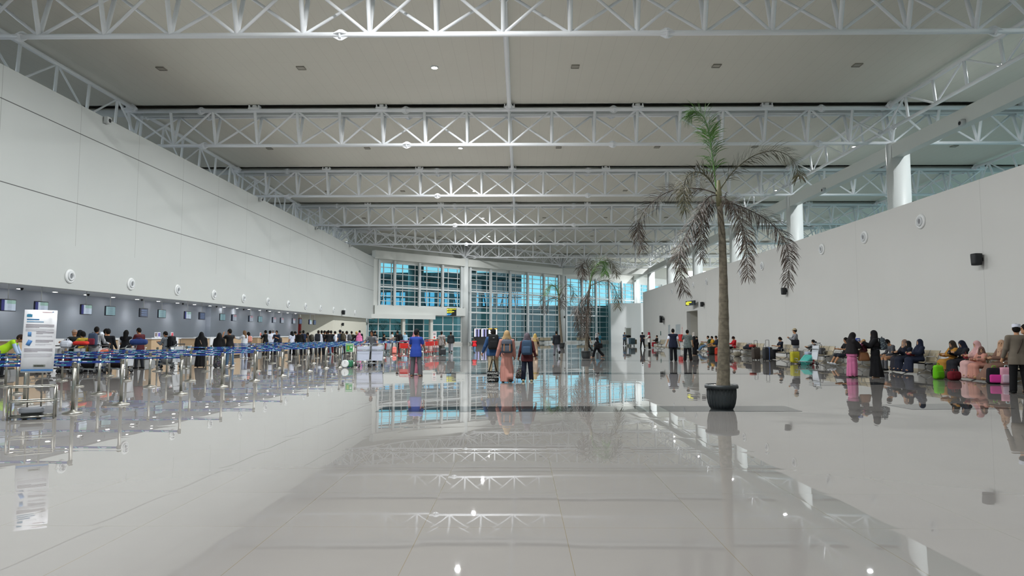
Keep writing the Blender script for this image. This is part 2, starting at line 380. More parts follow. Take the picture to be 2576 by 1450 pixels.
facade(4, CB, .62, LEN - .62, .25, GT, [.62 + (LEN - 1.24) * f for f in (.01, .22, .41, .60, .79, .985)], [4.55, 7.55], [.95, 1.75, 2.6, 3.5, 5.3, 6.05, 6.8, 7.25, 7.9, 8.6, 9.35, 10.1])
facade(5, CD, .62, LEN, .25, GT, [.62, 4, 8, 12, 16, 20], [4.55, 7.55], [.95, 1.75, 2.6, 3.5, 5.3, 6.05, 6.8, 7.25, 7.9, 8.6, 9.35, 10.1])
# plain verticals in the low left glazing
mb = MB()
for f in (.1, .22, .34, .47, .58, .68, .8, .92): s = SL - .9 + (LEN - SL) * f; mb.beam(fac(PL, s, 0, .25), fac(PL, s, 0, 4.0), .13, .1, tuple(FN))
w2 = bpy.data.objects['window_2']; mb.build('mullion', FRAME, w2)
# header, spandrel, canopy, plinth
def fbeam(mb, p0, s0, s1, o0, o1, z0, z1):
    vs = [fac(p0, s0, o0, z0), fac(p0, s1, o0, z0), fac(p0, s1, o1, z0), fac(p0, s0, o1, z0), fac(p0, s0, o0, z1), fac(p0, s1, o0, z1), fac(p0, s1, o1, z1), fac(p0, s0, o1, z1)]
    return mb.add(vs, [(0, 3, 2, 1), (4, 5, 6, 7), (0, 1, 5, 4), (1, 2, 6, 5), (2, 3, 7, 6), (3, 0, 4, 7)])
mb = MB(); fbeam(mb, PL, SL - .3, LEN - .3, -.3, .55, 11.1, 12.15); fbeam(mb, CA, .3, LEN - .3, -.3, .55, 11.1, 12.15); fbeam(mb, CB, .3, LEN - .3, -.6, -.1, 10.76, 12.15)
fbeam(mb, CD, .3, LEN, -.6, -.1, 10.76, 12.15)
for p in (PL, CA): fbeam(mb, p, SL if p is PL else .3, LEN - .3, -.25, .05, GT, 11.1)
struct('beam_facade', mb, mat('#dcddd8', .5))
mb = MB(); fbeam(mb, PL, SL - .3, LEN - .3, -.3, .6, 4.0, 5.12); fbeam(mb, PL, SL - 1.4, SL + (LEN - SL) * .6, -.2, 1.1, 3.42, 4.0)
fbeam(mb, PL, SL - 1.5, SL + .3, -.3, .25, 4.0, 11.1); struct('beam_spandrel', mb, mat('#dddfdb', .5))
mb = MB(); fbeam(mb, PL, SL - 1.5, LEN - .3, -.2, .2, 0, .25); fbeam(mb, CA, .3, LEN - .3, -.2, .2, 0, .25); fbeam(mb, CB, .3, LEN, -.2, .2, 0, .25)
struct('baseboard_facade', mb, mat('#cfcfc9', .5))
mb = MB()
for f in (.28, .585): s = SL + (LEN - SL) * f; mb.beam(fac(PL, s, .35, 0), fac(PL, s, .35, 3.6), .42, .42, tuple(FN))
struct('pillar_entrance', mb, mat('#dcdcd4', .5))
# wall strip between header and roof, set out over the facade
mb = MB()
for p in (PL, CA, CB, CD): fbeam(mb, p, (SL - 3) if p is PL else 0, LEN, -1.8, -1.6, 11.9, ZC)
struct('wall_clerestory', mb, mat('#cfcfc8', .6))
# eave outside the glass
mb = MB(); fbeam(mb, PL, -8, 4 * LEN, -9.0, -1.8, 11.75, 12.0); struct('roof_eave', mb, mat('#c9cfce', .6))

# rear and right sides of the hall: open glazed fronts (frames)
mb = MB()
for x in range(-18, 41, 3): mb.box((x - .06, -16.1, 0), (x + .06, -15.9, 4.8))
for z in (2.4,): mb.box((-18.6, -16.08, z - .05), (40, -15.92, z + .05))
w6 = struct('window_6', mb, FRAME)
struct('wall_rear', MB().box((-30, -16.3, 4.8), (40, -16, ZC + 1)).box((-30, -16.3, 0), (-18.6, -16, 4.8)), PLAS)
mb = MB()
for y in range(-16, 131, 4): mb.box((39.9, y - .06, 0), (40.1, y + .06, ZC))
for z in (3.0, 6.0, 9.0, 12.0): mb.box((39.92, -16, z - .05), (40.08, 131, z + .05))
w7 = struct('window_7', mb, FRAME)
GC = NT('clear_glass'); GC.t.nodes.remove(GC.b); trc = GC.n('ShaderNodeBsdfTransparent'); trc.inputs['Color'].default_value = (.85, .88, .88, 1); GC.l(trc.outputs[0], GC.t.nodes['Material Output'].inputs['Surface']); GLASS_CLEAR = GC.m
G7 = NT('grey_glass'); G7.t.nodes.remove(G7.b); tr7 = G7.n('ShaderNodeBsdfTransparent'); tr7.inputs['Color'].default_value = (.22, .34, .36, 1)
G7.l(tr7.outputs[0], G7.t.nodes['Material Output'].inputs['Surface'])
MB().quad((40, -16, 0), (40, 86, 0), (40, 86, ZC), (40, -16, ZC)).build('glass', G7.m, w7)
MB().quad((40, 86, 0), (40, 131, 0), (40, 131, ZC), (40, 86, ZC)).build('glass', GLASS_CLEAR, w7)

MB().quad((-18.6, -16, 0), (40, -16, 0), (40, -16, 4.8), (-18.6, -16, 4.8)).build('glass', G7.m, w6)
mb = MB()
for y in range(-16, 131, 4): mb.box((-30.2, y - .06, 11.3), (-30.05, y + .06, ZC - .1))
w8 = struct('window_8', mb, FRAME)  # unseen clerestory strip, added to bring daylight onto the left truss and ceiling
MB().quad((-30.1, -16, 11.3), (-30.1, 131, 11.3), (-30.1, 131, ZC - .1), (-30.1, -16, ZC - .1)).build('glass', GLASS_CLEAR, w8)
# ---------------------------------------------------------------- outside the glass
o = MB().lathe([(1.15, 0), (1.15, 11.7)], 32).build('pillar_outside', mat('#e6eaea', .5), None, (-15.6, 97.5, 0)); o['kind'] = 'structure'
o = MB().lathe([(.9, 0), (.9, 11.7)], 32).build('pillar_outside', mat('#e6eaea', .5), None, (-8.1, 106.5, 0)); o['kind'] = 'structure'
PT = thing('terminal_wing', 'dark neighbouring terminal wing with blue glazing, seen through the left facade glass', 'building', (0, 138, 0))
xa, xb = x_at(850, 138), x_at(1312, 138)
MB().box((xa - 20, 0, 13.0), (xb, 14, 14.4)).build('roof', mat('#30383a', .7), PT)
lw = at_y(1200, 778, 138).z
MB().box((xa - 20, 0, 0), (xb, .5, lw)).build('lower_wall', mat('#6f7b78', .7), PT)
mb = MB()
xs = xa - 20
k = 0
while xs < xb:
    mb.box((xs, 0, lw), (xs + .9, 1.0, 13.0)); mb.box((xs + 1.9, .2, lw), (xs + 2.1, .5, 13.0)); xs += 3.1; k += 1
for z in (9.0,): mb.box((xa - 20, .1, z), (xb, .4, z + .25))
mb.build('wall_ribs', mat('#27444c', .6), PT)
MB().box((xa - 20, .2, 10.6), (xb, 6, 13.0)).build('upper_wall', mat('#39474a', .7), PT)
B2 = NT('blue_glass'); B2.t.nodes.remove(B2.b); tr2 = B2.n('ShaderNodeBsdfTransparent'); tr2.inputs['Color'].default_value = (.36, .6, .78, 1)
B2.l(tr2.outputs[0], B2.t.nodes['Material Output'].inputs['Surface'])
MB().quad((xa - 20, .6, lw), (xb, .6, lw), (xb, .6, 10.6), (xa - 20, .6, 10.6)).build('glazing', B2.m, PT)
q = xa - 18
while q < xb - 4:
    for a_, b_ in (((q, 3, lw), (q + 1.6, 3, 13.0)), ((q + 2.5, 3, 13.0), (q + 3.6, 3, lw))): MB().tube([a_, b_], .14, 6).build('raking_strut', mat('#33525a', .6), PT)
    q += 6.5
struct('boundary_wall', MB().box((-60, 121, -.15), (-9.5, 121.4, 4.3)), mat('#b9c6c4', .7))
LB = MB().box((-120, 150, -.15), (120, 156, 7.6)).box((-120, 149.4, 7.4), (120, 156, 7.8)); LB.build('service_building', mat('#4c5654', .7))
tag(bpy.data.objects['service_building'], 'long low dark building on the apron beyond the glass', 'building')

# young trees and shrubs in the planting strip outside the low left glazing
def young_tree(x, y, h, label, seed):
    rnd = random.Random(seed); t = thing('young_tree', label, 'tree', (x, y, -.15), 0, 'young trees outside the left glazing'); mb = MB(); lf = MB()
    def grow(p, d, l, r, k):
        q = p + d * l; mb.tube([p, (p + q) / 2 + Vector((rnd.uniform(-.04, .04), rnd.uniform(-.04, .04), 0)), q], [r, r * .85, r * .7], 6)
        if k == 0:
            for _ in range(9):
                c = q + Vector((rnd.gauss(0, .16), rnd.gauss(0, .16), rnd.gauss(0, .12))); a = Vector((rnd.gauss(0, 1), rnd.gauss(0, 1), rnd.gauss(0, 1))).normalized() * .06; b = a.orthogonal().normalized() * .03
                lf.quad(c - a, c + b, c + a, c - b)
            return
        for _ in range(3 if k > 1 else 2): grow(q, (d + Vector((rnd.gauss(0, .5), rnd.gauss(0, .5), rnd.uniform(0, .35)))).normalized(), l * rnd.uniform(.62, .8), r * .62, k - 1)
    grow(Vector((0, 0, 0)), Vector((.05, 0, 1)).normalized(), h * .36, .06, 4)
    mb.build('trunk', mat('#3d362e', .8), t); lf.build('leaves', mat('#2f4a2c', .6), t)
for i, (u, y, h) in enumerate(((938, 103, 3.6), (962, 108, 3.9), (992, 104, 3.5), (1040, 110, 3.7))):
    young_tree(x_at(u, y), y, h, 'thin young tree outside the low left glazing, %s from the left' % ORD[i], i)
def shrub(x, y, r, label, seed):
    rnd = random.Random(seed); t = thing('shrub', label, 'shrub', (x, y, -.15), 0, 'shrubs outside the left glazing'); lf = MB(); st = MB()
    for k in range(12): st.tube([(0, 0, 0), (rnd.uniform(-.5, .5) * r, rnd.uniform(-.4, .4) * r, r * rnd.uniform(.8, 1.3))], [.02, .008], 5)
    for k in range(420):
        c = Vector((rnd.gauss(0, .42) * r, rnd.gauss(0, .35) * r, abs(rnd.gauss(.6, .4)) * r)); a = Vector((rnd.gauss(0, 1), rnd.gauss(0, 1), rnd.gauss(0, 1))).normalized() * .12; b = a.orthogonal().normalized() * .05
        lf.quad(c - a, c + b, c + a, c - b)
    st.build('stems', mat('#3d362e', .8), t); lf.build('leaves', mat('#274528', .6), t)
for i, (u, y, r) in enumerate(((930, 107, .8), (950, 105, 1.0), (977, 106, .9), (1012, 105, 1.0), (1032, 107, .9))): shrub(x_at(u, y), y, r, 'dark green shrub outside the low left glazing, %s from the left' % ORD[i], 20 + i)
# ================================================================ tubular roof trusses
TRW = mat('#f3f5f8', .3)
def unit_tube(r, n): return MB().tube([(0, 0, 0), (0, 0, 1)], r, n).mesh('tube', TRW)
STRUT, DIAG, STRUTB, DIAGB = unit_tube(.085, 10), unit_tube(.06, 8), unit_tube(.075, 10), unit_tube(.05, 8)
def rod(name, me, p, q, parent):
    p = Vector(p); q = Vector(q); d = q - p
    o = put(name, me, parent); o.location = p; o.rotation_mode = 'QUATERNION'; o.rotation_quaternion = d.to_track_quat('Z', 'Y'); o.scale = (1, 1, d.length); return o
def flange(mb, c, ax, r):
    a = Vector(ax); u = Vector((0, 0, 1)); s = a.cross(u)
    c = Vector(c)
    i0 = len(mb.v); mb.lathe([(r * 1.7, -.03), (r * 1.7, .03)], 14, (0, 0, 0), 'z', 0, False)
    q = a.to_track_quat('Z', 'Y').to_matrix().to_4x4(); mb.xf(Matrix.Translation(c) @ q, i0)
    for e in (u, -u, s, -s): mb.add([c + a * .28 + e * r * .9, c - a * .28 + e * r * .9, c - a * .06 + e * r * 2.1, c + a * .06 + e * r * 2.1,
                                     c + a * .28 + e * r * .9 + e.cross(a) * .02, c - a * .28 + e * r * .9 + e.cross(a) * .02, c - a * .06 + e * r * 2.1 + e.cross(a) * .02, c + a * .06 + e * r * 2.1 + e.cross(a) * .02],
                                    [(0, 1, 2, 3), (7, 6, 5, 4), (0, 4, 5, 1), (1, 5, 6, 2), (2, 6, 7, 3), (3, 7, 4, 0)])
PAD = MB().box((-.32, -.2, .1), (.32, .2, .2)).box((-.3, -.18, .1), (-.24, .18, .34)).box((.24, -.18, .1), (.3, .18, .34)).lathe([(.16, .2), (.16, .36)], 16).mesh('pad', TRW)
FRY, REY, MIDY = -.02, 1.03, .5            # front and rear top chord, bottom chord between
def cross_truss(i, y, k0, k1, label):
    t = thing('roof_truss', label, 'roof truss', (X0, y, 0), 0, 'transverse roof trusses')
    xa, xb = k0 * PAN, k1 * PAN
    for nm, yy, z, r in (('bottom_chord', MIDY, ZB, .1), ('top_chord', FRY, ZT, .11), ('top_chord', REY, ZT, .11)):
        mb = MB().tube([(xa - .2, yy, z), (xb + .2, yy, z)], r, 14)
        for fxx in (-29.7, -17.9, -6, 6, 17.9, 29.7):
            if xa < fxx < xb: flange(mb, (fxx, yy, z), (1, 0, 0), r)
        mb.build(nm, TRW, t)
    for k in range(k0, k1 + 1):
        x = k * PAN
        rod('upright', STRUT, (x, MIDY, ZB), (x, FRY, ZT), t); rod('upright', STRUT, (x, MIDY, ZB), (x, REY, ZT), t)
        if k % 3 == 0: put('bearing_pad', PAD, t, (x, FRY, ZT - .06))
        if k < k1:
            up = k % 2 == 0                     # front and rear faces lean opposite ways
            a, b = x, x + PAN
            if up: rod('diagonal', DIAG, (a, MIDY, ZB), (b, FRY, ZT), t); rod('diagonal', DIAG, (a, REY, ZT), (b, MIDY, ZB), t)
            else: rod('diagonal', DIAG, (a, FRY, ZT), (b, MIDY, ZB), t); rod('diagonal', DIAG, (a, MIDY, ZB), (b, REY, ZT), t)
    return t
nth = ['nearest', 'second', 'third', 'fourth', 'fifth', 'sixth', 'farthest']
for i in range(2, 9):
    k0 = -9 if i < 7 else (-3 if i == 7 else 3)
    cross_truss(i, TY[i], k0, 15, 'white tubular roof truss spanning the hall, %s one from the camera' % nth[i - 2])
# the two trusses along the column lines, one length per bay
def side_truss(x, ya, yb, zb, lean, label, group, name='side_truss'):
    t = thing(name, label, 'roof truss', (x, ya, 0), 0, group)
    L = yb - ya - .02; m = 6; s = L / m
    for nm, xx, z, r in (('top_chord', 0, ZT + .05, .11), ('bottom_chord', lean, zb, .095)):
        mb = MB().tube([(xx, 0, z), (xx, L, z)], r, 12); flange(mb, (xx, .5, z), (0, 1, 0), r); flange(mb, (xx, L - .9, z), (0, 1, 0), r); mb.build(nm, TRW, t)
    for k in range(m): rod('upright', STRUTB, (lean, k * s, zb), (0, k * s, ZT + .05), t)
    for k in range(m):
        a, b = (k * s, (k + 1) * s)
        if k % 2 == 0: rod('diagonal', DIAGB, (lean, a, zb), (0, b, ZT + .05), t)
        else: rod('diagonal', DIAGB, (0, a, ZT + .05), (lean, b, zb), t)
    return t
for i in range(1, 8):
    side_truss(RCX - .55, TY[i] + .5, TY[i + 1] + .5, 13.15, .12, 'white lattice truss along the right column row, %s bay from the camera' % ORD[i - 1], 'right side trusses')
for i in range(1, 6):
    side_truss(X0 - HALF + .5, TY[i] + .5, TY[i + 1] + .5, 12.7, -.1, 'white lattice truss above the left wall, %s bay from the camera' % ORD[i - 1], 'left side trusses')
for i in range(2, 8):
    side_truss(X0 + 14.66 * PAN, TY[i] + .5, TY[i + 1] + .5, 12.6, .6, 'white edge truss over the far right, %s bay from the camera' % ORD[i - 2], 'outer right edge trusses', 'edge_truss')
# centre tie running down the hall
t = thing('centre_tie', 'white jointed tie pipe running down the middle of the ceiling', 'roof pipe', (X0, 0, 0))
for z, nm, r in ((ZT + .02, 'pipe', .12),):
    mb = MB().tube([(0, TY[0], z), (0, TY[7] + .3, z)], r, 12)
    for y in TY[:7]:
        for e in (-.45, 1.5): flange(mb, (0, y + e, z), (0, 1, 0), r)
    mb.build(nm, TRW, t)
# diagonal edge truss over the facade and the V struts on its columns
for j, (p, lab) in enumerate(((PL, 'left'), (CA, 'middle'), (CB, 'right'))):
    t = thing('facade_truss', 'white tubular edge truss above the %s bay of the glass facade' % lab, 'roof truss', (p[0], p[1], 0), math.atan2(FD.y, FD.x), 'facade edge trusses')
    m = 10; s = (LEN - .5) / m
    for nm, yy, z in (('bottom_chord', -.3, 12.75), ('top_chord', 0.2, 14.35), ('top_chord', -.8, 14.35)):
        MB().tube([(0, yy, z), (LEN - .5, yy, z)], .085, 10).build(nm, TRW, t)
    for k in range(m):
        a = k * s
        rod('diagonal', DIAGB, (a, -.3, 12.75), (a + s / 2, .2, 14.35), t); rod('diagonal', DIAGB, (a + s / 2, .2, 14.35), (a + s, -.3, 12.75), t)
        rod('diagonal', DIAGB, (a, -.3, 12.75), (a + s / 2, -.8, 14.35), t); rod('diagonal', DIAGB, (a + s / 2, -.8, 14.35), (a + s, -.3, 12.75), t)
for j, (c, lab) in enumerate(((CA, 'left'), (CB, 'right'), (PL, 'hidden'))):
    t = thing('branching_support', 'white branching steel struts on top of the %s facade column' % lab, 'column head', (c[0], c[1], 0))
    MB().lathe([(.35, 12.3), (.35, 12.36), (.12, 12.4), (.12, 12.55)], 16).build('bearing', TRW, t)
    big = MB().tube([(0, 0, 0), (0, 0, 1)], .12, 10).mesh('tube', TRW)
    for dx, dy in ((-1.2, 0), (1.2, 0), (-.5, 1.0), (.5, 1.0), (-2.2, -.5), (2.2, .2)): rod('branch', big, (0, 0.1, 12.45), (dx, dy, 14.35), t)
# ---------------------------------------------------------------- ceiling lamps: two per bay lit, the others switched off
LAMP_X = [-17.9, -10.9, -4.25, 2.73, 9.7, 16.6, 23.6, 30.6]
LIT = [2, 6]
body = MB().box((-.2, -.2, -.05), (-.17, .2, 0)).box((.17, -.2, -.05), (.2, .2, 0)).box((-.17, -.2, -.05), (.17, -.17, 0)).box((-.17, .17, -.05), (.17, .2, 0)).mesh('lamp_frame', mat('#8f8b80', .5))
face_on = MB().disc((0, 0, -.03), .15, 20, 'z', .02).mesh('lens', emis('#fff6e8', 40.0))
face_off = MB().box((-.17, -.17, -.03), (.17, .17, -.01)).mesh('lens', mat('#a8a498', .4))
ring = MB().lathe([(.155, -.06), (.2, -.05), (.21, 0)], 20, cap=False).mesh('ring', WHITE)
cols_ = ['leftmost', 'second from left', 'third from left', 'fourth from left', 'fifth from left', 'third from right', 'second from right', 'rightmost']
lamp_d = bpy.data.lights.new('ceiling_lamp_light', 'AREA'); lamp_d.shape = 'DISK'; lamp_d.size = .3; lamp_d.energy = LAMP_P; lamp_d.color = LAMP_COL; lamp_d.spread = math.radians(165)
lamp_m = lamp_d.copy(); lamp_m.energy = LAMP_P * .5; lamp_s = lamp_d.copy(); lamp_s.energy = LAMP_P * .24
for j, y in enumerate(LAMP_Y):
    for i, x in enumerate(LAMP_X):
        lit = i in LIT
        if j < 2 and not lit: continue
        t = thing('ceiling_lamp', '%s round ceiling lamp, %s of the roof bay %s from the camera' % ('lit' if lit else 'unlit', cols_[i], ORD[j]), 'ceiling lamp', (x, y, ZC), 0, 'lit ceiling lamps' if lit else 'unlit ceiling lamps')
        if not lit: t['label'] = t['label'].replace('round', 'square')
        put('lens', face_on if lit else face_off, t); put('housing', ring if lit else body, t)
        if lit:
            lo = bpy.data.objects.new('ceiling_lamp_light', lamp_d if i == 2 and j < 6 else (lamp_m if i == 6 and j == 7 else lamp_s)); COL.objects.link(lo); lo.parent = t; lo.location = (0, 0, -.1)
# ================================================================ check-in counters, monitors, downlights in the left recess
WOOD = NT('oak_veneer'); g_ = WOOD.n('ShaderNodeNewGeometry'); mp = WOOD.n('ShaderNodeMapping'); mp.inputs['Scale'].default_value = (2, 2, 14); WOOD.l(g_.outputs['Position'], mp.inputs['Vector'])
nz = WOOD.n('ShaderNodeTexNoise'); nz.inputs['Scale'].default_value = 1.5; nz.inputs['Detail'].default_value = 5; WOOD.l(mp.outputs[0], nz.inputs['Vector'])
WOOD.col(WOOD.mix(nz.outputs['Fac'], lin('#b79a78'), lin('#c6ad8d'))); WOOD.b.inputs['Roughness'].default_value = .45; WOOD = WOOD.m
LAM = mat('#e0e2e4', .35); KICK = mat('#3a3836', .6)
CXF = -18.75
mods = [24.7 + 4.5 * i for i in range(-1, 9)]
def counter_parts(t):
    MB().box((-.85, -.5, .12), (0, 1.2, 1.22)).box((-.85, 2.0, .12), (0, 2.3, 1.22)).build('front_panel', WOOD, t)
    MB().box((-.95, 1.2, .0), (.08, 2.0, 1.3)).build('end_slab', LAM, t)
    MB().box((-.95, -.55, 1.22), (.05, 1.2, 1.27)).box((-.95, 2.0, 1.22), (.05, 2.35, 1.27)).build('counter_top', LAM, t)
    MB().box((-.75, -.45, 0), (-.05, 1.2, .12)).box((-.75, 2.0, 0), (-.05, 2.25, .12)).build('kick_plate', KICK, t)
    MB().box((-1.5, -.4, .72), (-.86, 2.2, .76)).build('work_desk', LAM, t)
ct0 = None
for i, y in enumerate(mods):
    lab = 'white and oak check-in counter, %s along the left wall from the camera' % ORD[i]
    if ct0 is None: ct0 = thing('check_in_counter', lab, 'check-in counter', (CXF, y, 0), 0, 'check-in counters'); counter_parts(ct0)
    else: c = copy_tree(ct0); c.location = (CXF, y, 0); c['label'] = lab
cv0 = None
for i, y in enumerate(mods):
    lab = 'baggage scale belt between check-in counters, %s from the camera' % ORD[i]
    if cv0 is None:
        cv0 = thing('baggage_conveyor', lab, 'baggage conveyor', (CXF, y + 2.5, 0), 0, 'baggage scale belts')
        MB().box((-1.6, .05, 0), (.55, .95, .22)).build('plinth', mat('#8d8f90', .4), cv0)
        MB().box((-1.55, .12, .22), (.5, .88, .26)).build('belt', mat('#2b2a2a', .6), cv0)
        MB().box((-1.4, .0, .22), (.0, .05, .78)).box((-1.4, .95, .22), (0, 1.0, .78)).box((-1.42, -.03, .78), (.05, .08, .82)).box((-1.42, .92, .78), (.05, 1.03, .82)).build('side_shelf', LAM, cv0)
    else: c = copy_tree(cv0); c.location = (CXF, y + 2.5, 0); c['label'] = lab
# black task chairs behind the counters
def office_chair(x, y, label):
    t = thing('office_chair', label, 'chair', (x, y, 0), 0, 'task chairs behind the counters')
    b = mat('#1b1d20', .7)
    MB().rbox((0, 0, .48), (.46, .46, .09), .04, 4).build('seat', b, t); MB().rbox((-.22, 0, .9), (.07, .44, .55), .03, 4).build('backrest', b, t)
    MB().tube([(0, 0, .1), (0, 0, .46)], .03).tube([(-.2, 0, .5), (-.24, 0, .75)], .025).build('column', BLACK, t)
    for k in range(5): a = k * 2 * PI / 5; MB().tube([(0, 0, .12), (.28 * math.cos(a), .28 * math.sin(a), .06)], .02).lathe([(.03, 0), (.03, .05)], 8, (.28 * math.cos(a), .28 * math.sin(a), 0)).build('leg', BLACK, t)
office_chair(-20.4, at_x(464, 868, -20.4).y, 'black task chair behind the counter gap near the man with the black backpack')
for i, y in enumerate(mods[2:8]): office_chair(-20.6, y + .4, 'black task chair behind the check-in counter, %s from the camera' % ORD[i])
# small acrylic card stands and folders on the counters
for i, (u, v, c1, c2) in enumerate(((392, 838, '#7b6a63', '#d8d8e0'), (400, 838, '#5a4fa6', '#e4e4ee'), (433, 840, '#c94a5a', '#e8e0e4'), (655, 842, '#d05a5a', '#e8e4e4'), (257, 833, '#e8ecf4', '#dfe6f2'))):
    p = at_x(u, v, CXF - .3); t = thing('card_stand', 'small %s notice card on the check-in counter, %s from the camera' % (['grey', 'violet', 'pink', 'red', 'white'][i], ORD[i]), 'notice card', (p.x, p.y, 1.28), 0, 'notice cards on the counters')
    MB().box((-.01, -.12, 0), (.01, .12, .3)).build('card', mat(c2, .4), t); MB().box((.011, -.09, .07), (.014, .09, .26)).build('picture', mat(c1, .4), t); MB().box((-.06, -.12, 0), (.06, .12, .012)).build('foot', LAM, t)
# monitors hung from the recess ceiling, facing the queue
MX = -19.5
mon_ys = []
for y in mods: mon_ys += [y, y + 1.73]
def screen_mat(kind):
    m = NT('monitor_picture'); tc = m.n('ShaderNodeTexCoord'); sp = m.n('ShaderNodeSeparateXYZ'); m.l(tc.outputs['Object'], sp.inputs[0])
    y, z = sp.outputs[1], sp.outputs[2]
    if kind == 0: a, b, c = lin('#c6d6e8'), lin('#2a2f78'), lin('#5fae6a')
    elif kind == 1: a, b, c = lin('#7fa3ab'), lin('#8fb2b8'), lin('#4b5c62')
    elif kind == 2: a, b, c = lin('#43506e'), lin('#1c2440'), lin('#8fa8d8')
    else: a, b, c = lin('#aeb8c4'), lin('#24304a'), lin('#c0545c')
    colr = m.mix(m.math('LESS_THAN', y, -.20), a, b)                         # dark strip on the left of the picture
    bar = m.math('MULTIPLY', m.math('GREATER_THAN', z, .06), m.math('GREATER_THAN', y, -.1)) if kind in (0, 3) else m.math('MULTIPLY', m.grid(z, .11, 0, .018), m.math('LESS_THAN', m.math('ABSOLUTE', y), .24))
    colr = m.mix(m.math('MULTIPLY', bar, .5 if kind != 1 else .15), colr, c)
    wr = m.math('MULTIPLY', m.grid(z, .055, .02, .008), m.math('LESS_THAN', m.math('ABSOLUTE', m.math('ADD', y, -.05)), .1))
    colr = m.mix(m.math('MULTIPLY', wr, .6), colr, lin('#3c4a66'))
    m.l(colr, m.b.inputs['Emission Color']); m.b.inputs['Emission Strength'].default_value = .55; m.b.inputs['Base Color'].default_value = (.01, .01, .012, 1); m.b.inputs['Roughness'].default_value = .15
    return m.m
SCR = [screen_mat(k) for k in range(4)]
pole = MB().tube([(0, 0, -.0), (0, 0, .62)], .016, 8).box((-.05, -.06, .61), (.05, .06, .64)).mesh('pole', LAM)
case = MB().rbox((0, 0, -.22), (.06, .76, .46), .012, 4).box((-.05, -.1, -.12), (-.03, .1, .02)).mesh('casing', mat('#181c2a', .3))
scr = [MB().box((.031, -.35, -.42), (.034, .35, -.02)).mesh('screen', s) for s in SCR]
for s in scr:
    for v in s.vertices: v.co.z += .22
kinds = [0, 0, 0, 0, 1, 1, 2, 1, 0, 2, 1, 3, 3, 1, 3, 3, 3, 2, 0, 2]
for i, y in enumerate(mon_ys):
    if y > 62 or y < 19: continue
    k = kinds[i % len(kinds)]
    if i == 4: k = 0
    t = thing('hanging_monitor', '%s monitor hanging on a pole over the check-in counters, %s from the camera' % (['pale blue', 'grey green', 'dark blue', 'grey and navy'][k], ORD[i]), 'monitor', (MX, y, 2.80), 0, 'monitors over the check-in counters')
    put('pole', pole, t); put('casing', case, t); o = put('screen', scr[k], t, (0, 0, -.22))
for i, u in enumerate((779, 790.5, 816)):
    y = [60.9, 63.0, 68.0][i]; x = x_at(u, y)
    t = thing('hanging_monitor', 'small dark monitor hanging in front of the cream end wall, %s from the left' % ORD[i], 'monitor', (x, y, 2.80), 0, 'monitors over the check-in counters')
    put('pole', pole, t); put('casing', case, t); put('screen', scr[2], t, (0, 0, -.22))
# recessed downlights, two rows
dl_ring = MB().lathe([(.095, -.012), (.125, -.012), (.13, .0), (.095, .0)], 18, cap=False).mesh('ring', LAM)
dl_lens = MB().disc((0, 0, -.006), .095, 18, 'z', .01).mesh('lens', emis('#fffaf4', 22.0))
dld = bpy.data.lights.new('downlight_beam', 'SPOT'); dld.energy = 34; dld.spot_size = math.radians(110); dld.spot_blend = .8; dld.shadow_soft_size = .09; dld.color = (1, .97, .94)
for r, (x, y0, nm) in enumerate(((-19.1, 19.3, 'front'), (-21.1, 20.9, 'back'))):
    for k in range(22):
        y = y0 + 2.13 * k
        if x < -20 and y > 62: break
        t = thing('downlight', 'lit round downlight in the %s row of the recess ceiling, %s from the camera' % (nm, ORD[k]), 'downlight', (x, y, LZ0 + .05), 0, '%s row of recess downlights' % nm)
        put('lens', dl_lens, t); put('ring', dl_ring, t)
        if k % 2 == r:
            lo = bpy.data.objects.new('downlight_beam', dld); COL.objects.link(lo); lo.parent = t; lo.location = (0, 0, -.03)
dome = MB().lathe([(.06, 0), (.06, -.03), (.05, -.07), (.02, -.1), (.001, -.105)], 14).mesh('dome', BLACK)
for i, (u, v) in enumerate(((55, 729), (222, 743.6), (356.7, 756.5), (460, 766), (545, 773), (613, 780), (671, 783), (796, 795.5), (827, 795.5))):
    p = at_z(u, v, LZ0 - .02)
    tag(put('dome_camera', dome, None, (max(p.x, -21.2), p.y, LZ0 + .05)), 'small black dome camera on the recess ceiling, %s from the camera' % ORD[i], 'security camera', 'dome cameras in the recess')
# red fire post at the corner of the recess
p = at_x(750, 820, -21.3); tag(MB().box((-.12, -.12, 1.2), (.12, .12, 3.0)).box((-.06, -.06, 0), (.06, .06, 1.2)).build('fire_post', mat('#8e1518', .4), None, (-21.2, 62.9, 0)), 'dark red upright box at the far corner of the check-in recess', 'fire cabinet')

# ---------------------------------------------------------------- round air nozzles and loudspeakers on the walls
noz_r = MB().lathe([(.19, 0), (.30, .0), (.30, .02), (.27, .06), (.20, .06), (.16, .0)], 28, axis='x', cap=False).mesh('ring', mat('#e4e6e6', .35))
noz_b = MB().lathe([(.2, .04), (.19, .09), (.13, .11), (.10, .05)], 24, axis='x', cap=False).mesh('bowl', mat('#cdd0d2', .35))
noz_h = MB().disc((.045, 0, 0), .12, 20, 'x', .02).mesh('throat', mat('#77797c', .5))
def nozzle(x, y, z, flip, label, grp):
    t = thing('air_nozzle', label, 'air nozzle', (x, y, z), PI if flip else 0, grp)
    put('ring', noz_r, t); put('bowl', noz_b, t); put('throat', noz_h, t)
for i in range(12):
    y = 26.8 + 4.26 * i + (0 if i else 0)
    nozzle(LX + .03, y, 3.87, False, 'round white air nozzle on the left fascia, %s from the camera' % ORD[i], 'air nozzles on the left wall')
for i in range(11):
    u = 0; y = 26.15 + 4.3 * i + (0 if i < 1 else .0)
    nozzle(RX, y, 5.97, True, 'round white air nozzle high on the right wall, %s from the camera' % ORD[i], 'air nozzles on the right wall')
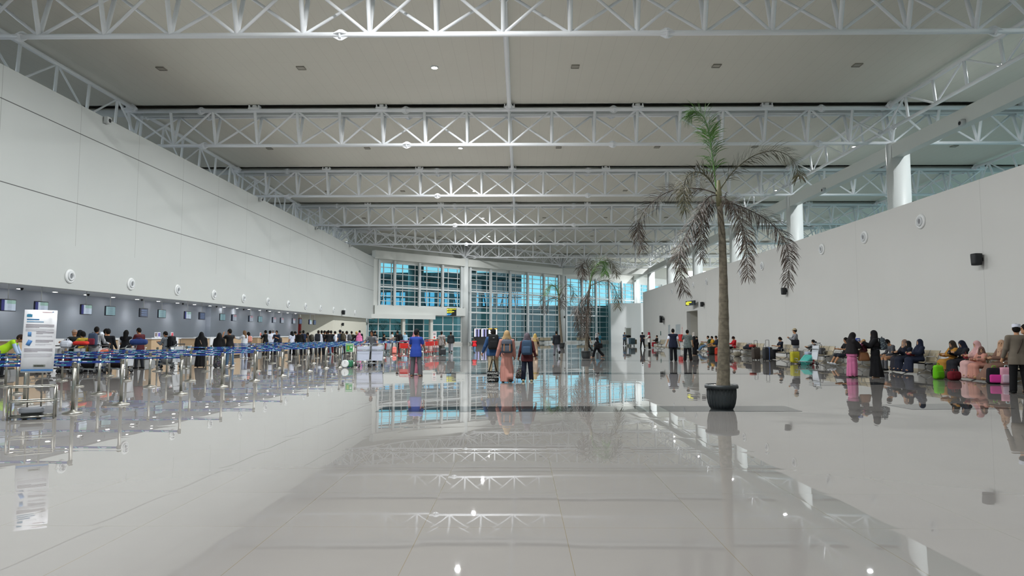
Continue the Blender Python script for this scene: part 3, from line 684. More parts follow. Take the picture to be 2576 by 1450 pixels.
def speaker(u, v, wall, label, s=1.0):
    p = at_x(u, v, wall); sg = -1 if wall > 0 else 1
    t = thing('wall_speaker', label, 'loudspeaker', (wall, p.y, p.z), 0, 'black wall loudspeakers')
    MB().rbox((sg * .2 * s, 0, 0), (.26 * s, .26 * s, .42 * s), .03, 4, taper=.05).build('cabinet', mat('#1c1f22', .6), t)
    MB().box((0, -.05, -.06), (sg * .1, .05, .06)).build('bracket', BLACK, t)
for u, v, lab in ((2471, 653, 'nearest on the right wall'), (1980, 733, 'beside the palm on the right wall'), (1771.5, 766, 'beside the opening in the right wall')): speaker(u, v, RX, 'black loudspeaker, %s' % lab)
speaker(859, 786.5, LX, 'black loudspeaker at the far end of the left fascia', 1.1); speaker(859, 816.5, -19.2, 'small black loudspeaker on the wall under the left fascia', .8)
for c, lab in ((CA, 'left'), (CB, 'middle')):
    t = thing('wall_speaker', 'small black loudspeaker on the %s facade column' % lab, 'loudspeaker', (c[0] + (-.1 if c is CA else .45), c[1] - .6, 5.0 if c is CA else 4.2), 0, 'black column loudspeakers')
    MB().rbox((0, -.12, 0), (.2, .2, .36), .03, 4).build('cabinet', mat('#1c1f22', .6), t); MB().box((-.04, -.05, -.05), (.04, .08, .05)).build('bracket', BLACK, t)
# security cameras on the wall tops and on the beam
def bullet(p, axis, label):
    t = thing('wall_camera', label, 'security camera', p, 0, 'small security cameras')
    MB().rbox((0, 0, 0), (.22, .3, .3), .04, 4).build('housing', mat('#c9cccc', .4), t); MB().lathe([(.09, 0), (.09, .12)], 14, (0, 0, -.02), axis).build('lens', BLACK, t)
for i, (u, v) in enumerate(((264, 303), (652, 500), (793, 575), (879, 617))):
    p = at_x(u, v, LX); bullet((LX + .12, p.y, LZ1 - .12), 'x', 'small grey camera on the top edge of the left wall, %s from the camera' % ORD[i])
for i, (u, v) in enumerate(((2425, 309), (2075, 478))):
    p = at_x(u, v, RCX - .5); bullet((RCX - .6, p.y, p.z), '-x', 'small grey sensor on the right concrete beam, %s from the camera' % ORD[i])
for i, (u, v, y) in enumerate(((1019, 641, 88.0), (1303, 669, 99.3))): p = at_y(u, v, y - 1.2); bullet((p.x, p.y, p.z), 'y', 'small grey camera on the facade header, %s bay' % ['left', 'middle'][i])
# ================================================================ retractable-belt stanchions
bm_ = NT('printed_belt'); tc = bm_.n('ShaderNodeTexCoord'); sp = bm_.n('ShaderNodeSeparateXYZ'); bm_.l(tc.outputs['Object'], sp.inputs[0])
a = bm_.math('DIVIDE', sp.outputs[0], .49); a = bm_.math('SUBTRACT', a, bm_.math('FLOOR', a)); u_ = bm_.math('MULTIPLY', a, .49); v_ = bm_.math('DIVIDE', sp.outputs[2], .052)
def inside(x, lo, hi): return bm_.math('MULTIPLY', bm_.math('GREATER_THAN', x, lo), bm_.math('LESS_THAN', x, hi))
sw = inside(bm_.math('SUBTRACT', u_, bm_.math('MULTIPLY', v_, .075)), .02, .052)
sw = bm_.math('MULTIPLY', sw, inside(v_, .08, .95)); top = bm_.math('MULTIPLY', inside(u_, .085, .2), inside(v_, .74, .92))
wh = bm_.math('MULTIPLY', inside(u_, .12, .225), inside(v_, .34, .62)); gr = bm_.math('MULTIPLY', inside(u_, .225, .33), inside(v_, .32, .58))
c = bm_.mix(bm_.math('MAXIMUM', sw, top), lin('#243f8c'), lin('#5fc3c9')); c = bm_.mix(wh, c, lin('#dfe2f4')); c = bm_.mix(gr, c, lin('#57b38a'))
bm_.col(c); bm_.b.inputs['Roughness'].default_value = .6; BELT = bm_.m
PX = [-8.45 - 2.06 * k for k in range(5)]
ROWS = [12.4, 13.9, 16.35, 18.6, 20.9, 23.3, 26.2, 28.5, 31, 33.3, 35.6, 38, 40.6, 42.8, 45, 47.5, 50, 53]
s_base = MB().lathe([(.17, 0), (.17, .012), (.155, .025), (.05, .05), (.035, .07)], 28).mesh('base', STEEL)
s_post = MB().tube([(0, 0, .05), (0, 0, .9)], .032, 14).mesh('post', STEEL)
s_head = MB().lathe([(.036, .86), (.036, .955), (.03, .965)], 16).box((-.05, -.012, .875), (-.03, .012, .945)).mesh('belt_head', mat('#9c998f', .25, 1.0))
bl = MB(); N = 10
for k in range(N + 1):
    x = -.04 - 1.98 * k / N; sag = .012 * (1 - (2 * k / N - 1) ** 2)
    bl.v += [(x, -.001, -sag), (x, -.001, .052 - sag)]
for k in range(N): bl.f.append((2 * k, 2 * k + 1, 2 * k + 3, 2 * k + 2)); bl.mi.append(0); bl.sm.append(True)
s_belt = bl.mesh('belt', BELT)
def stanchion(x, y, belt, label, rz=0, grp='belt stanchions of the check-in queue'):
    t = thing('belt_stanchion', label, 'stanchion', (x, y, 0), rz, grp)
    put('base', s_base, t); put('post', s_post, t); put('belt_head', s_head, t)
    if belt: put('belt', s_belt, t, (0, 0, .885))
    return t
for r, y in enumerate(ROWS):
    for k, x in enumerate(PX):
        if k == 4 and 23 < y < 37: continue
        if k == 3 and 26 < y < 29.5 : x = x + .1
        if r in (15, 17) and k in (3, 4): continue
        last = 3 if 23 < y < 37 else 4
        stanchion(x, y, k < last and not (r % 2 == 0 and k == last - 1 and r > 3), 'steel queue stanchion%s, %s row from the camera, %s from the aisle end' % (' with blue belt' if k < last else '', ORD[r], ORD[k]))
# posts of the second queue further right, near the entrance
for i, (u, y, b, rz) in enumerate(((895, 29.1, False, 0), (855, 28.9, False, 0), (1060, 55, True, 0), (1030, 56, True, 0), (1072, 58, True, 0), (1078, 52, True, 0), (1000, 60, True, 0), (1015, 62, True, 0))):
    stanchion(x_at(u, y), y, b, 'steel queue stanchion of the short line by the entrance, %s from the left trolleys' % ORD[i], rz, 'stanchions by the entrance')

# ---------------------------------------------------------------- baggage sizer with its notice board
SX, SY, SR = x_at(91, 11.6), 11.6, math.radians(30)
t = thing('baggage_sizer', 'steel baggage sizer rack with tall white notice board, front left', 'baggage sizer', (SX, SY, 0), SR)
mb = MB(); w, d = .33, .20
def loop(z, w, d, r=.013):
    pts = []
    for cx_, cy_, a0 in ((w, d, 0), (-w, d, 90), (-w, -d, 180), (w, -d, 270)):
        for k in range(5):
            an = math.radians(a0 + k * 22.5); pts.append((cx_ - math.copysign(.06, cx_) + .06 * math.cos(an), cy_ - math.copysign(.06, cy_) + .06 * math.sin(an), z))
    return pts + pts[:2]
for z in (.57, .32): MB().tube(loop(z, w, d), .014, 8, False).build('rail', STEEL, t)
for sx in (-1, 1):
    for sy in (-1, 1): MB().tube([(sx * w, sy * (d - .05), .0), (sx * w, sy * (d - .05), .57)], .016, 10).build('leg', STEEL, t)
MB().tube([(-w, -d + .05, .05), (w, -d + .05, .05)], .014, 8).tube([(-w, d - .05, .05), (w, d - .05, .05)], .014, 8).build('bottom_rail', STEEL, t)
for sx in (-.1, .1): MB().tube([(sx, d, .05), (sx, d, 1.75)], .014, 8).build('board_post', STEEL, t)
bw, b0, b1 = .245, .80, 1.93
bd = MB().rbox((0, d - .03, (b0 + b1) / 2), (bw * 2, .03, b1 - b0), .008, 3).build('notice_board', mat('#e6e6ea', .4), t)
bd.rotation_euler = (0, math.radians(1.2), 0)
yy = d - .047
def mark(x0, x1, z0, z1, c, nm='print'): MB().box((x0, yy - .001, z0), (x1, yy + .004, z1)).build(nm, mat(c, .5), bd)
mark(-bw + .01, bw - .01, b0 + .03, b0 + .06, '#3f78b4', 'blue_stripe'); mark(-.06, .12, .90, .945, '#7d8078', 'brass_plate'); mark(-.045, .095, .91, .935, '#4a4b44', 'plate_text')
mark(-bw + .04, -bw + .12, 1.80, 1.845, '#3a86a8', 'case_icon'); mark(-bw + .055, -bw + .10, 1.845, 1.85, '#2c3a52', 'icon_handle')
for x0, x1, z0, z1 in ((-.20, -.02, 1.745, 1.765), (-.20, .05, 1.705, 1.722)): mark(x0, x1, z0, z1, '#7fa6c4' if z0 < 1.73 else '#4f86b4', 'heading')
mb = MB()
for z, l in ((1.66, .42), (1.642, .42), (1.624, .42), (1.606, .2), (1.53, .26), (1.512, .26), (1.494, .1), (1.38, .26), (1.362, .26), (1.344, .2), (1.225, .43), (1.207, .43), (1.189, .43), (1.171, .2)):
    x1 = .21; x0 = -.21 if l > .4 or z > 1.6 or z < 1.2 else -.05
    if l == .2 and z > 1.6 or z < 1.18: x0, x1 = -.21, -.01
    mb.box((x0, yy - .001, z), (min(x1, x0 + l), yy + .004, z + .007))
mb.build('text_lines', mat('#8b7f88', .5), bd)
mb = MB()
for z, l in ((1.58, .42), (1.562, .42), (1.545, .3), (1.46, .24), (1.445, .24), (1.31, .24), (1.295, .15), (1.14, .42), (1.122, .42), (1.104, .42), (1.086, .4)): mb.box((-.05 if l < .3 and z < 1.5 else -.21, yy - .001, z), ((-.05 if l < .3 and z < 1.5 else -.21) + l, yy + .004, z + .004))
mb.build('fine_print', mat('#c3bdc4', .5), bd)
MB().rbox((-.145, yy, 1.49), (.055, .01, .08), .004, 2).build('trolley_case_icon', mat('#5a8cc0', .5), bd)
MB().rbox((-.145, yy, 1.335), (.065, .01, .10), .004, 2, M=Matrix.Rotation(.4, 3, 'Y')).build('tilted_case_icon', mat('#4f86c4', .5), bd)
mb = MB(); mb.box((.02, yy - .001, 1.885), (.17, yy + .004, 1.892)); mb.build('logo_line', mat('#a8626a', .5), bd)
mb = MB(); mb.add([(.165, yy - .002, 1.885), (.21, yy - .002, 1.905), (.175, yy - .002, 1.905)], [(0, 1, 2)]); mb.build('logo_wing', mat('#3f6a9a', .5), bd)
o = thing('floor_scale', 'low grey floor scale inside the baggage sizer rack', 'scale', (SX, SY, 0), SR)
MB().rbox((0, -.0, .155), (.36, .27, .09), .012, 4).build('platform', mat('#7d8086', .35), o); MB().box((-.15, -.11, .02), (.15, .11, .11)).build('body', mat('#2e2d2a', .6), o)
for sx in (-.1, .1): MB().box((sx - .03, -.03, 0), (sx + .03, .03, .03)).build('foot', BLACK, o)

# green sign on a stand, dial scale at its foot
gy = 29.4; gx_ = x_at(880, gy)
t = thing('sign_stand', 'green notice in a steel frame on a stand beside the white trolleys', 'sign', (gx_, gy, 0))
MB().box((-.17, -.02, .68), (.17, .02, 1.07)).build('board', mat('#d8ddd6', .4), t); MB().box((-.15, -.026, .70), (.15, -.02, 1.05)).build('green_print', mat('#2f9a52', .5), t)
MB().box((-.10, -.03, .78), (.0, -.026, .95)).build('yellow_picture', mat('#8fae3c', .5), t); MB().disc((.08, -.03, .9), .045, 18, 'y', .006).build('white_roundel', mat('#d4e2d8', .5), t)
MB().box((-.13, -.03, .99), (.13, -.026, 1.02)).box((-.02, -.03, .74), (.13, -.026, .76)).build('text_lines', mat('#d7e6cf', .5), t)
for sx in (-.17, .17): MB().tube([(sx, 0, 0), (sx, 0, 1.08)], .014, 8).build('leg', STEEL, t)
for z in (.06, .3, .55): MB().tube([(-.17, 0, z), (.17, 0, z)], .01, 8).build('cross_bar', STEEL, t)
for sx in (-.17, .17): MB().tube([(sx, -.25, .02), (sx, .25, .02)], .016, 8).build('foot', STEEL, t)
t = thing('dial_scale', 'green scale with a round white dial on the floor by the green sign', 'scale', (x_at(873, 29.0), 29.0, 0))
MB().rbox((.08, .12, .17), (.34, .3, .3), .03, 4).build('body', mat('#2f7a55', .4), t); MB().lathe([(.15, 0), (.17, .02), (.17, .05)], 24, (-.05, -.09, .18), 'y').build('dial_rim', mat('#cfd4d6', .4), t)
MB().disc((-.05, -.093, .18), .145, 24, 'y', .006).build('dial', mat('#eef0f0', .3), t); MB().box((-.055, -.1, .18), (-.045, -.096, .3)).build('pointer', BLACK, t)
# white notice on a post beside the red trolleys
yy_ = 44.5; t = thing('sign_stand', 'white notice with a red bag picture on a thin post', 'sign', (x_at(1093, yy_), yy_, 0))
MB().box((-.14, -.015, 1.1), (.14, .015, 1.64)).build('board', mat('#e9e4e4', .4), t); MB().rbox((0, -.02, 1.25), (.1, .01, .13), .01, 2).build('red_bag', mat('#d2403c', .5), t)
MB().box((-.08, -.02, 1.42), (.08, -.016, 1.52)).build('picture', mat('#8a8488', .5), t); MB().box((-.13, -.02, 1.58), (.13, -.016, 1.6)).build('text_line', mat('#c98a8a', .5), t); MB().box((-.14, -.02, 1.1), (.14, -.016, 1.12)).build('yellow_edge', mat('#d8b24a', .5), t)
MB().tube([(0, 0, .03), (0, 0, 1.1)], .02, 10).build('post', STEEL, t); MB().lathe([(.17, 0), (.16, .02), (.03, .04)], 20).build('base', STEEL, t)

# ---------------------------------------------------------------- overhead and wall signs, flight board
p = at_y(1134, 785.5, 90.8)
t = thing('hanging_sign', 'black hanging sign with yellow and blue lettering before the glass facade', 'sign', tuple(p))
MB().box((-.78, -.06, -.53), (.78, .06, .53)).build('panel', mat('#1d2024', .4), t)
YE, BE = emis('#f0ee3a', .9), emis('#4fb0f4', .9)
def row(z, m, w1, w2, nm):
    q = MB(); q.add([(-.72, -.065, z), (-.64, -.065, z + .09), (-.64, -.065, z - .09)], [(0, 1, 2)]); q.box((-.64, -.066, z - .03), (-.56, -.062, z + .03)); q.build(nm + '_arrow', m, t)
    MB().box((-.50, -.066, z - .12), (-.32, -.062, z + .12)).build(nm + '_pictogram', m, t)
    q = MB(); x = -.26; rnd = random.Random(int(z * 100))
    while x < -.26 + w1: l = rnd.uniform(.04, .09); q.box((x, -.066, z + .0), (x + l, -.062, z + .11 + rnd.choice((0, .02)))); x += l + .015
    x = -.26
    while x < -.26 + w2: l = rnd.uniform(.03, .06); q.box((x, -.066, z - .11), (x + l, -.062, z - .04)); x += l + .012
    q.build(nm + '_lettering', m, t)
row(.35, YE, 1.0, .4, 'upper'); row(.0, YE, .72, .46, 'middle'); row(-.34, BE, .28, .18, 'lower')
for sx in (-.5, .5): MB().tube([(sx, 0, .5), (sx, .35, .55), (sx, .9, .55)], .025, 8).build('bracket', BLACK, t)
p = at_x(1736, 765.5, RX); yw = p.y
ya, yb = at_x(1744, 765, RX - .5).y, at_x(1728, 765, RX - .5).y
t = thing('wall_sign', 'black sign with a yellow symbol above the opening in the right wall', 'sign', (RX, (ya + yb) / 2, p.z), 0)
mb = MB(); L = .95; MB().beam((-.62, L, 0), (-.30, -L, 0), .12, .42).build('panel', mat('#2a3136', .4), t)
q = MB(); ax = Vector((.32, -1.9, 0)).normalized(); nx = Vector((-ax.y, ax.x, 0)); nx = nx if nx.x < 0 else -nx; c0 = Vector((-.46, 0, 0)) + nx * .065
def sp_(s0, s1, z0, z1): A = c0 + ax * s0; B = c0 + ax * s1; q.add([(A.x, A.y, z0), (B.x, B.y, z0), (B.x, B.y, z1), (A.x, A.y, z1)], [(0, 1, 2, 3)])
sp_(-.85, -.62, -.12, .12); sp_(-.55, -.25, -.17, .16); sp_(-.18, .1, .02, .14); sp_(.12, .38, .02, .12); sp_(-.2, -.1, -.12, -.06); q.build('yellow_symbol', YE, t)
MB().box((-.4, -.03, .18), (0, .03, .24)).build('bracket', BLACK, t)
p = at_x(1671, 803.5, RX); t = thing('wall_monitor', 'dark monitor on a bracket high on the right wall', 'monitor', (RX, p.y, p.z))
R_ = Matrix.Rotation(math.radians(-28), 4, 'Z')
MB().rbox((-.35, 0, .0), (.09, 1.05, .78), .02, 4).xf(R_).build('casing', mat('#22282c', .4), t); MB().box((-.405, -.48, -.34), (-.398, .48, .34)).xf(R_).build('screen', emis('#3a4850', .25), t); MB().box((-.3, -.05, -.05), (0, .05, .05)).build('bracket', BLACK, t)
FYD = 93.2; p0, p1 = at_y(1191, 866, FYD), at_y(1252, 826, FYD); cxm = (p0.x + p1.x) / 2; hw = (p1.x - p0.x) / 2
t = thing('flight_board', 'large black flight information board with lit white columns standing before the glass', 'display', (cxm, FYD, 0))
MB().box((-hw, -.12, 0), (hw, .3, 1.0)).build('base', mat('#26292b', .5), t); zb, zt_ = 1.0, p1.z
MB().box((-hw, -.15, zb), (hw, .2, zt_)).build('casing', mat('#121318', .3), t)
ew, ev, ey_ = emis('#f2f4fa', 1.6), emis('#9c9ccf', 1.0), emis('#e6c24a', 1.0)
def fb(f0, f1, g0, g1, m, nm): W = 2 * hw; H = zt_ - zb; MB().box((-hw + W * f0, -.156, zb + H * g0), (-hw + W * f1, -.15, zb + H * g1)).build(nm, m, t)
fb(.04, .30, .90, .95, ew, 'header_row'); fb(.33, .60, .90, .95, ew, 'header_row'); fb(.62, .98, .87, .97, ey_, 'yellow_header')
for f0, f1, m in ((.04, .08, ew), (.09, .13, ev), (.18, .25, ev), (.33, .37, ew), (.38, .43, ev), (.48, .54, ev), (.93, .98, ew)):
    W = 2 * hw; H = zt_ - zb; q = MB()
    for k in range(12): q.box((-hw + W * f0, -.156, zb + H * (.06 + .068 * k)), (-hw + W * f1, -.15, zb + H * (.06 + .068 * k + .056)))
    q.build('text_column', m, t)
fb(.63, .69, .42, .80, ew, 'map_line'); fb(.63, .88, .60, .66, ew, 'map_line'); fb(.63, .86, .38, .46, ew, 'map_line'); fb(.77, .84, .10, .38, ew, 'map_line')
# fire cabinet on the right wall
ya, yb = at_x(1718, 850, RX).y, at_x(1710.5, 850, RX).y; za, zb_ = at_x(1714, 859, RX).z, at_x(1714, 841.5, RX).z
t = thing('fire_cabinet', 'red fire hose cabinet on the right wall beside the steel door', 'fire cabinet', (RX - .012, (ya + yb) / 2, (za + zb_) / 2))
hh, hl = (zb_ - za) / 2, (yb - ya) / 2
MB().box((-.16, -hl, -hh), (0, hl, hh)).build('box', mat('#c8201e', .4), t); MB().box((-.17, -hl + .06, -hh + .06), (-.16, hl - .06, hh - .06)).build('door', mat('#d02a26', .35), t); MB().box((-.19, hl - .18, -.06), (-.17, hl - .13, .06)).build('handle', STEEL, t)
p = at_x(1716.5, 831.5, RX); tag(MB().box((-.01, -.12, -.35), (0, .12, .35)).build('fire_notice', mat('#d9cfcb', .5), None, (RX, p.y, p.z)), 'narrow red and white fire notice above the fire cabinet', 'sign')
MB().box((-.014, -.06, .12), (-.01, .06, .3)).box((-.014, -.04, -.3), (-.01, .04, .06)).build('red_print', mat('#b8302c', .5), bpy.data.objects['fire_notice'])
p = at_x(1662.5, 840, RX); tag(MB().rbox((-.03, 0, 0), (.06, .28, .5), .02, 3).build('call_point', mat('#4f6a66', .4), None, (RX, p.y, 1.55)), 'small grey-green control box on the right wall near the far seats', 'switch box')
# ================================================================ potted palms
BARK = NT('palm_bark'); P = BARK.pos(); tc = BARK.n('ShaderNodeTexCoord'); nz = BARK.n('ShaderNodeTexNoise'); nz.inputs['Scale'].default_value = 14; nz.inputs['Detail'].default_value = 6; BARK.l(tc.outputs['Object'], nz.inputs['Vector'])
sep = BARK.n('ShaderNodeSeparateXYZ'); BARK.l(tc.outputs['Object'], sep.inputs[0])
rg = BARK.grid(sep.outputs[2], .34, .1, .012)
cr = BARK.n('ShaderNodeValToRGB'); cr.color_ramp.elements[0].position = .35; cr.color_ramp.elements[1].position = .7; cr.color_ramp.elements[0].color = (*lin('#5a5346'), 1); cr.color_ramp.elements[1].color = (*lin('#776e5e'), 1); BARK.l(nz.outputs['Fac'], cr.inputs['Fac'])
BARK.col(BARK.mix(BARK.math('MULTIPLY', rg, .3), cr.outputs[0], lin('#3f382f'))); BARK.b.inputs['Roughness'].default_value = .8; BARK = BARK.m
def leafmat(c1, c2):
    m = NT('palm_leaf'); g_ = m.n('ShaderNodeTexCoord'); nz = m.n('ShaderNodeTexNoise'); nz.inputs['Scale'].default_value = 3; m.l(g_.outputs['Object'], nz.inputs['Vector'])
    m.col(m.mix(nz.outputs['Fac'], lin(c1), lin(c2))); m.b.inputs['Roughness'].default_value = .55; return m.m
LGREEN, LDRY, LOLIVE = leafmat('#3f6a2a', '#5f8a3a'), leafmat('#3a3029', '#54473c'), leafmat('#41452a', '#5a503c')
def smooth_curve(pts, n):
    out = []; k = len(pts)
    for i in range(n + 1):
        t = i / n * (k - 1); j = min(int(t), k - 2); f = t - j
        p0, p1, p2, p3 = pts[max(j - 1, 0)], pts[j], pts[j + 1], pts[min(j + 2, k - 1)]
        out.append(.5 * ((2 * p1) + (p2 - p0) * f + (2 * p0 - 5 * p1 + 4 * p2 - p3) * f * f + (3 * p1 - p0 - 3 * p2 + p3) * f ** 3))
    return out
def frond(t, pts, m, L, dens, rnd, start=.12, droop=.55):
    """rachis plus narrow leaflets on both sides"""
    Lc = sum((b - a).length for a, b in zip(pts[:-1], pts[1:])); n = max(14, int(Lc / .05)); c = smooth_curve(pts, n)
    mb = MB(); k = len(c); mb.tube(c[::2] + [c[-1]], [max(.004, .02 * L / .55 * (1 - .85 * i / (k / 2 + 1))) for i in range(len(c[::2]) + 1)], 5, True)
    nl = int(Lc * dens * 1.7); D = Vector((0, 0, -1))
    for i in range(nl):
        f = start + (1 - start) * (i + rnd.random() * .6) / nl; j = min(int(f * n), n - 1)
        p = c[j].lerp(c[j + 1], f * n - j); tn = (c[j + 1] - c[j]).normalized()
        sd = tn.cross(Vector((0, 0, 1))); sd = sd.normalized() if sd.length > .05 else Vector((1, 0, 0)); up = sd.cross(tn)
        ll = L * (0.55 + .45 * math.sin(PI * min(1, .18 + f * .80))) * rnd.uniform(.8, 1.1)
        for s in (-1, 1):
            an = rnd.uniform(-1.35, 1.35); out = (sd * s * math.cos(an) + up * math.sin(an))
            d = (tn * rnd.uniform(.55, .95) + out * .75).normalized()
            w = .0065 * L / .5 + .002
            q0 = p; q1 = p + d * ll * .5; d2 = (d + D * droop * rnd.uniform(.5, 1.2)).normalized(); q2 = q1 + d2 * ll * .32; q3 = q2 + (d2 + D * droop * .6).normalized() * ll * .22
            wv = d.cross(up).normalized() * w if d.cross(up).length > .01 else sd * w; lift = up * w * .35
            mb.add([q0 - wv * .5, q0 + wv * .5, q1 + wv, q1 - wv, q1 + lift, q2 + wv * .7, q2 - wv * .7, q2 + lift * .6, q3], [(0, 1, 2, 4), (0, 4, 3), (3, 4, 7, 6), (4, 2, 5, 7), (6, 7, 8), (7, 5, 8)], True)
    return mb.build('frond', m, t)
def palm(label, u, v, trunk, r0, r1, fronds, potr, poth, seed, group='potted palms', L=.5, dens=26):
    b = at_z(u, v); y = b.y; rnd = random.Random(seed); t = thing('potted_palm', label, 'palm tree', tuple(b), 0, group)
    def pp(q, dy=0): return at_y(q[0], q[1], y + dy) - b
    R = potr
    prof = [(R * .66, 0), (R * .68, .05 * poth), (R * .70, .06 * poth), (R * .80, .25 * poth), (R * .86, .55 * poth), (R * .86, .84 * poth), (R * .99, .86 * poth), (R, .93 * poth), (R * .97, poth), (R * .86, poth), (R * .85, .9 * poth)]
    pot = MB().lathe(prof, 64, cap=False)
    for k in range(24):
        a = 2 * PI * k / 24; pot.tube([(R * f * math.cos(a), R * f * math.sin(a), z * poth) for f, z in ((.71, .08), (.80, .25), (.86, .5), (.865, .82))], R * .022, 5)
    pot.lathe([(R * .2, .0), (R * .66, .001)], 32, cap=False)
    pot.build('pot', mat('#2b3032', .5), t)
    mb = MB().disc((0, 0, poth * .9), R * .86, 32, 'z', .02); mb.build('soil', mat('#5a5046', .9), t)
    mb = MB()
    for k in range(170):
        a = rnd.random() * 2 * PI; q = R * .82 * math.sqrt(rnd.random()); s = R * rnd.uniform(.035, .07)
        i0 = len(mb.v); mb.rbox((0, 0, 0), (2 * s, 1.6 * s, 1.1 * s), s * .55, 2); mb.xf(Matrix.Translation((q * math.cos(a), q * math.sin(a), poth * .93 + s * .4)) @ Matrix.Rotation(a * 3, 4, 'Z'), i0)
    mb.build('pebbles', mat('#d2d0ca', .6), t)['kind'] = 'stuff'
    tp = [pp(q) for q in trunk]; tp[0].z = poth * .85; c = smooth_curve(tp, 40)
    ht = c[-1].z - c[0].z
    rr = [r1 + (r0 - r1) * ((1 - i / 40) ** 1.6) * 1.0 for i in range(41)]
    for i in range(41): rr[i] *= 1 + .035 * math.sin(i * 2.2)
    MB().tube(c, rr, 20).build('trunk', BARK, t)
    mtp = tp[-1]
    MB().tube([tp[-1] + Vector((0, 0, -.25 * ht / 4)), tp[-1], tp[-1] + Vector((.0, 0, .3 * ht / 4))], [r1 * 1.05, r1 * 1.25, r1 * .6], 12).build('crownshaft', mat('#6d6a4c', .6), t)
    for fr in fronds:
        m, dys, q, Lf, dn = fr
        k = len(q); pts = [pp(a, dys * (i / (k - 1)) ** .8) for i, a in enumerate(q)]
        frond(t, pts, m, Lf, dn, rnd)
    return t
def z7(*q): return [(1560 + x / 2.686, 240 + y / 2.686) for x, y in q]
palm('tall potted palm with drooping brown fronds, nearest the camera', 1816, 1030, [(1819, 968), (1820.5, 860), (1820, 740), (1817, 610), (1812, 540), (1808, 490)], .135, .052,
     [(LGREEN, .25, z7((652, 665), (632, 480), (612, 330), (600, 240), (565, 150), (505, 105), (460, 150)), .42, 42),
      (LOLIVE, -.5, z7((665, 655), (720, 570), (790, 490), (900, 410), (1030, 375), (1140, 410), (1195, 490), (1203, 550)), .38, 30),
      (LDRY, .6, z7((655, 668), (560, 635), (450, 630), (330, 650), (220, 720), (140, 820), (120, 920), (147, 1040)), .40, 30),
      (LOLIVE, -.7, z7((655, 655), (610, 580), (540, 520), (460, 540), (430, 620), (432, 690), (437, 775)), .36, 30),
      (LDRY, -.9, z7((660, 672), (600, 690), (540, 770), (470, 900), (410, 1030), (400, 1150), (435, 1330)), .40, 30),
      (LDRY, 1.2, z7((660, 720), (600, 740), (560, 820), (545, 950), (550, 1110)), .36, 30),
      (LDRY, -1.1, z7((665, 682), (720, 705), (780, 790), (830, 900), (850, 1030), (862, 1225)), .38, 30),
      (LDRY, .8, z7((668, 735), (760, 735), (880, 780), (1000, 850), (1090, 950), (1140, 1080), (1133, 1270)), .40, 30)], .325, .49, 3)
def z8(*q): return [(1360 + x / 5.177, 640 + y / 5.177) for x, y in q]
palm('potted palm with a fallen skirt of brown fronds, behind the first', 1474, 902.5, z8((597, 1262), (601, 1090), (606, 900), (622, 600), (635, 440), (643, 400)), .12, .06,
     [(LDRY, .8, z8((640, 410), (625, 210), (585, 115), (535, 150), (540, 230), (560, 330)), .75, 18), (LGREEN, -.4, z8((645, 400), (665, 260), (730, 140), (790, 95), (835, 150), (838, 250)), .8, 22),
      (LOLIVE, .9, z8((645, 400), (700, 220), (800, 100), (890, 90), (960, 150), (985, 275)), .75, 18), (LOLIVE, -1.0, z8((645, 415), (740, 370), (860, 340), (950, 420), (1000, 540), (1000, 690)), .75, 18),
      (LDRY, -.8, z8((635, 440), (570, 570), (505, 650), (480, 760), (485, 900), (505, 1060)), .7, 18), (LDRY, .6, z8((632, 450), (590, 590), (545, 700), (535, 850), (540, 1070)), .7, 18), (LDRY, -.6, z8((632, 450), (620, 600), (612, 740), (605, 860), (600, 1040)), .65, 18)], .31, .47, 5)
palm('small potted palm in front of the glass facade column', 1412, 876.5, z8((272, 1168), (262, 1020), (250, 850), (242, 680), (240, 560)), .17, .075,
     [(LOLIVE, .8, z8((240, 570), (200, 440), (150, 400), (90, 440), (40, 500), (18, 600)), 1.0, 12), (LGREEN, -.6, z8((240, 560), (225, 470), (180, 420), (130, 415), (90, 460), (70, 520)), .9, 13), (LOLIVE, -.8, z8((243, 560), (290, 450), (350, 395), (410, 440), (430, 520), (408, 600)), 1.0, 12),
      (LDRY, .9, z8((238, 620), (180, 580), (110, 590), (65, 650), (60, 760)), .9, 11), (LDRY, -.9, z8((244, 625), (330, 622), (410, 670), (460, 720), (490, 800)), .9, 11), (LDRY, .5, z8((240, 570), (262, 600), (275, 640), (278, 700)), .9, 12), (LDRY, -.3, z8((240, 600), (190, 560), (100, 600), (30, 640), (5, 690)), .9, 10), (LOLIVE, .7, z8((240, 560), (262, 500), (300, 520), (290, 580)), .8, 12)], .40, .56, 9)
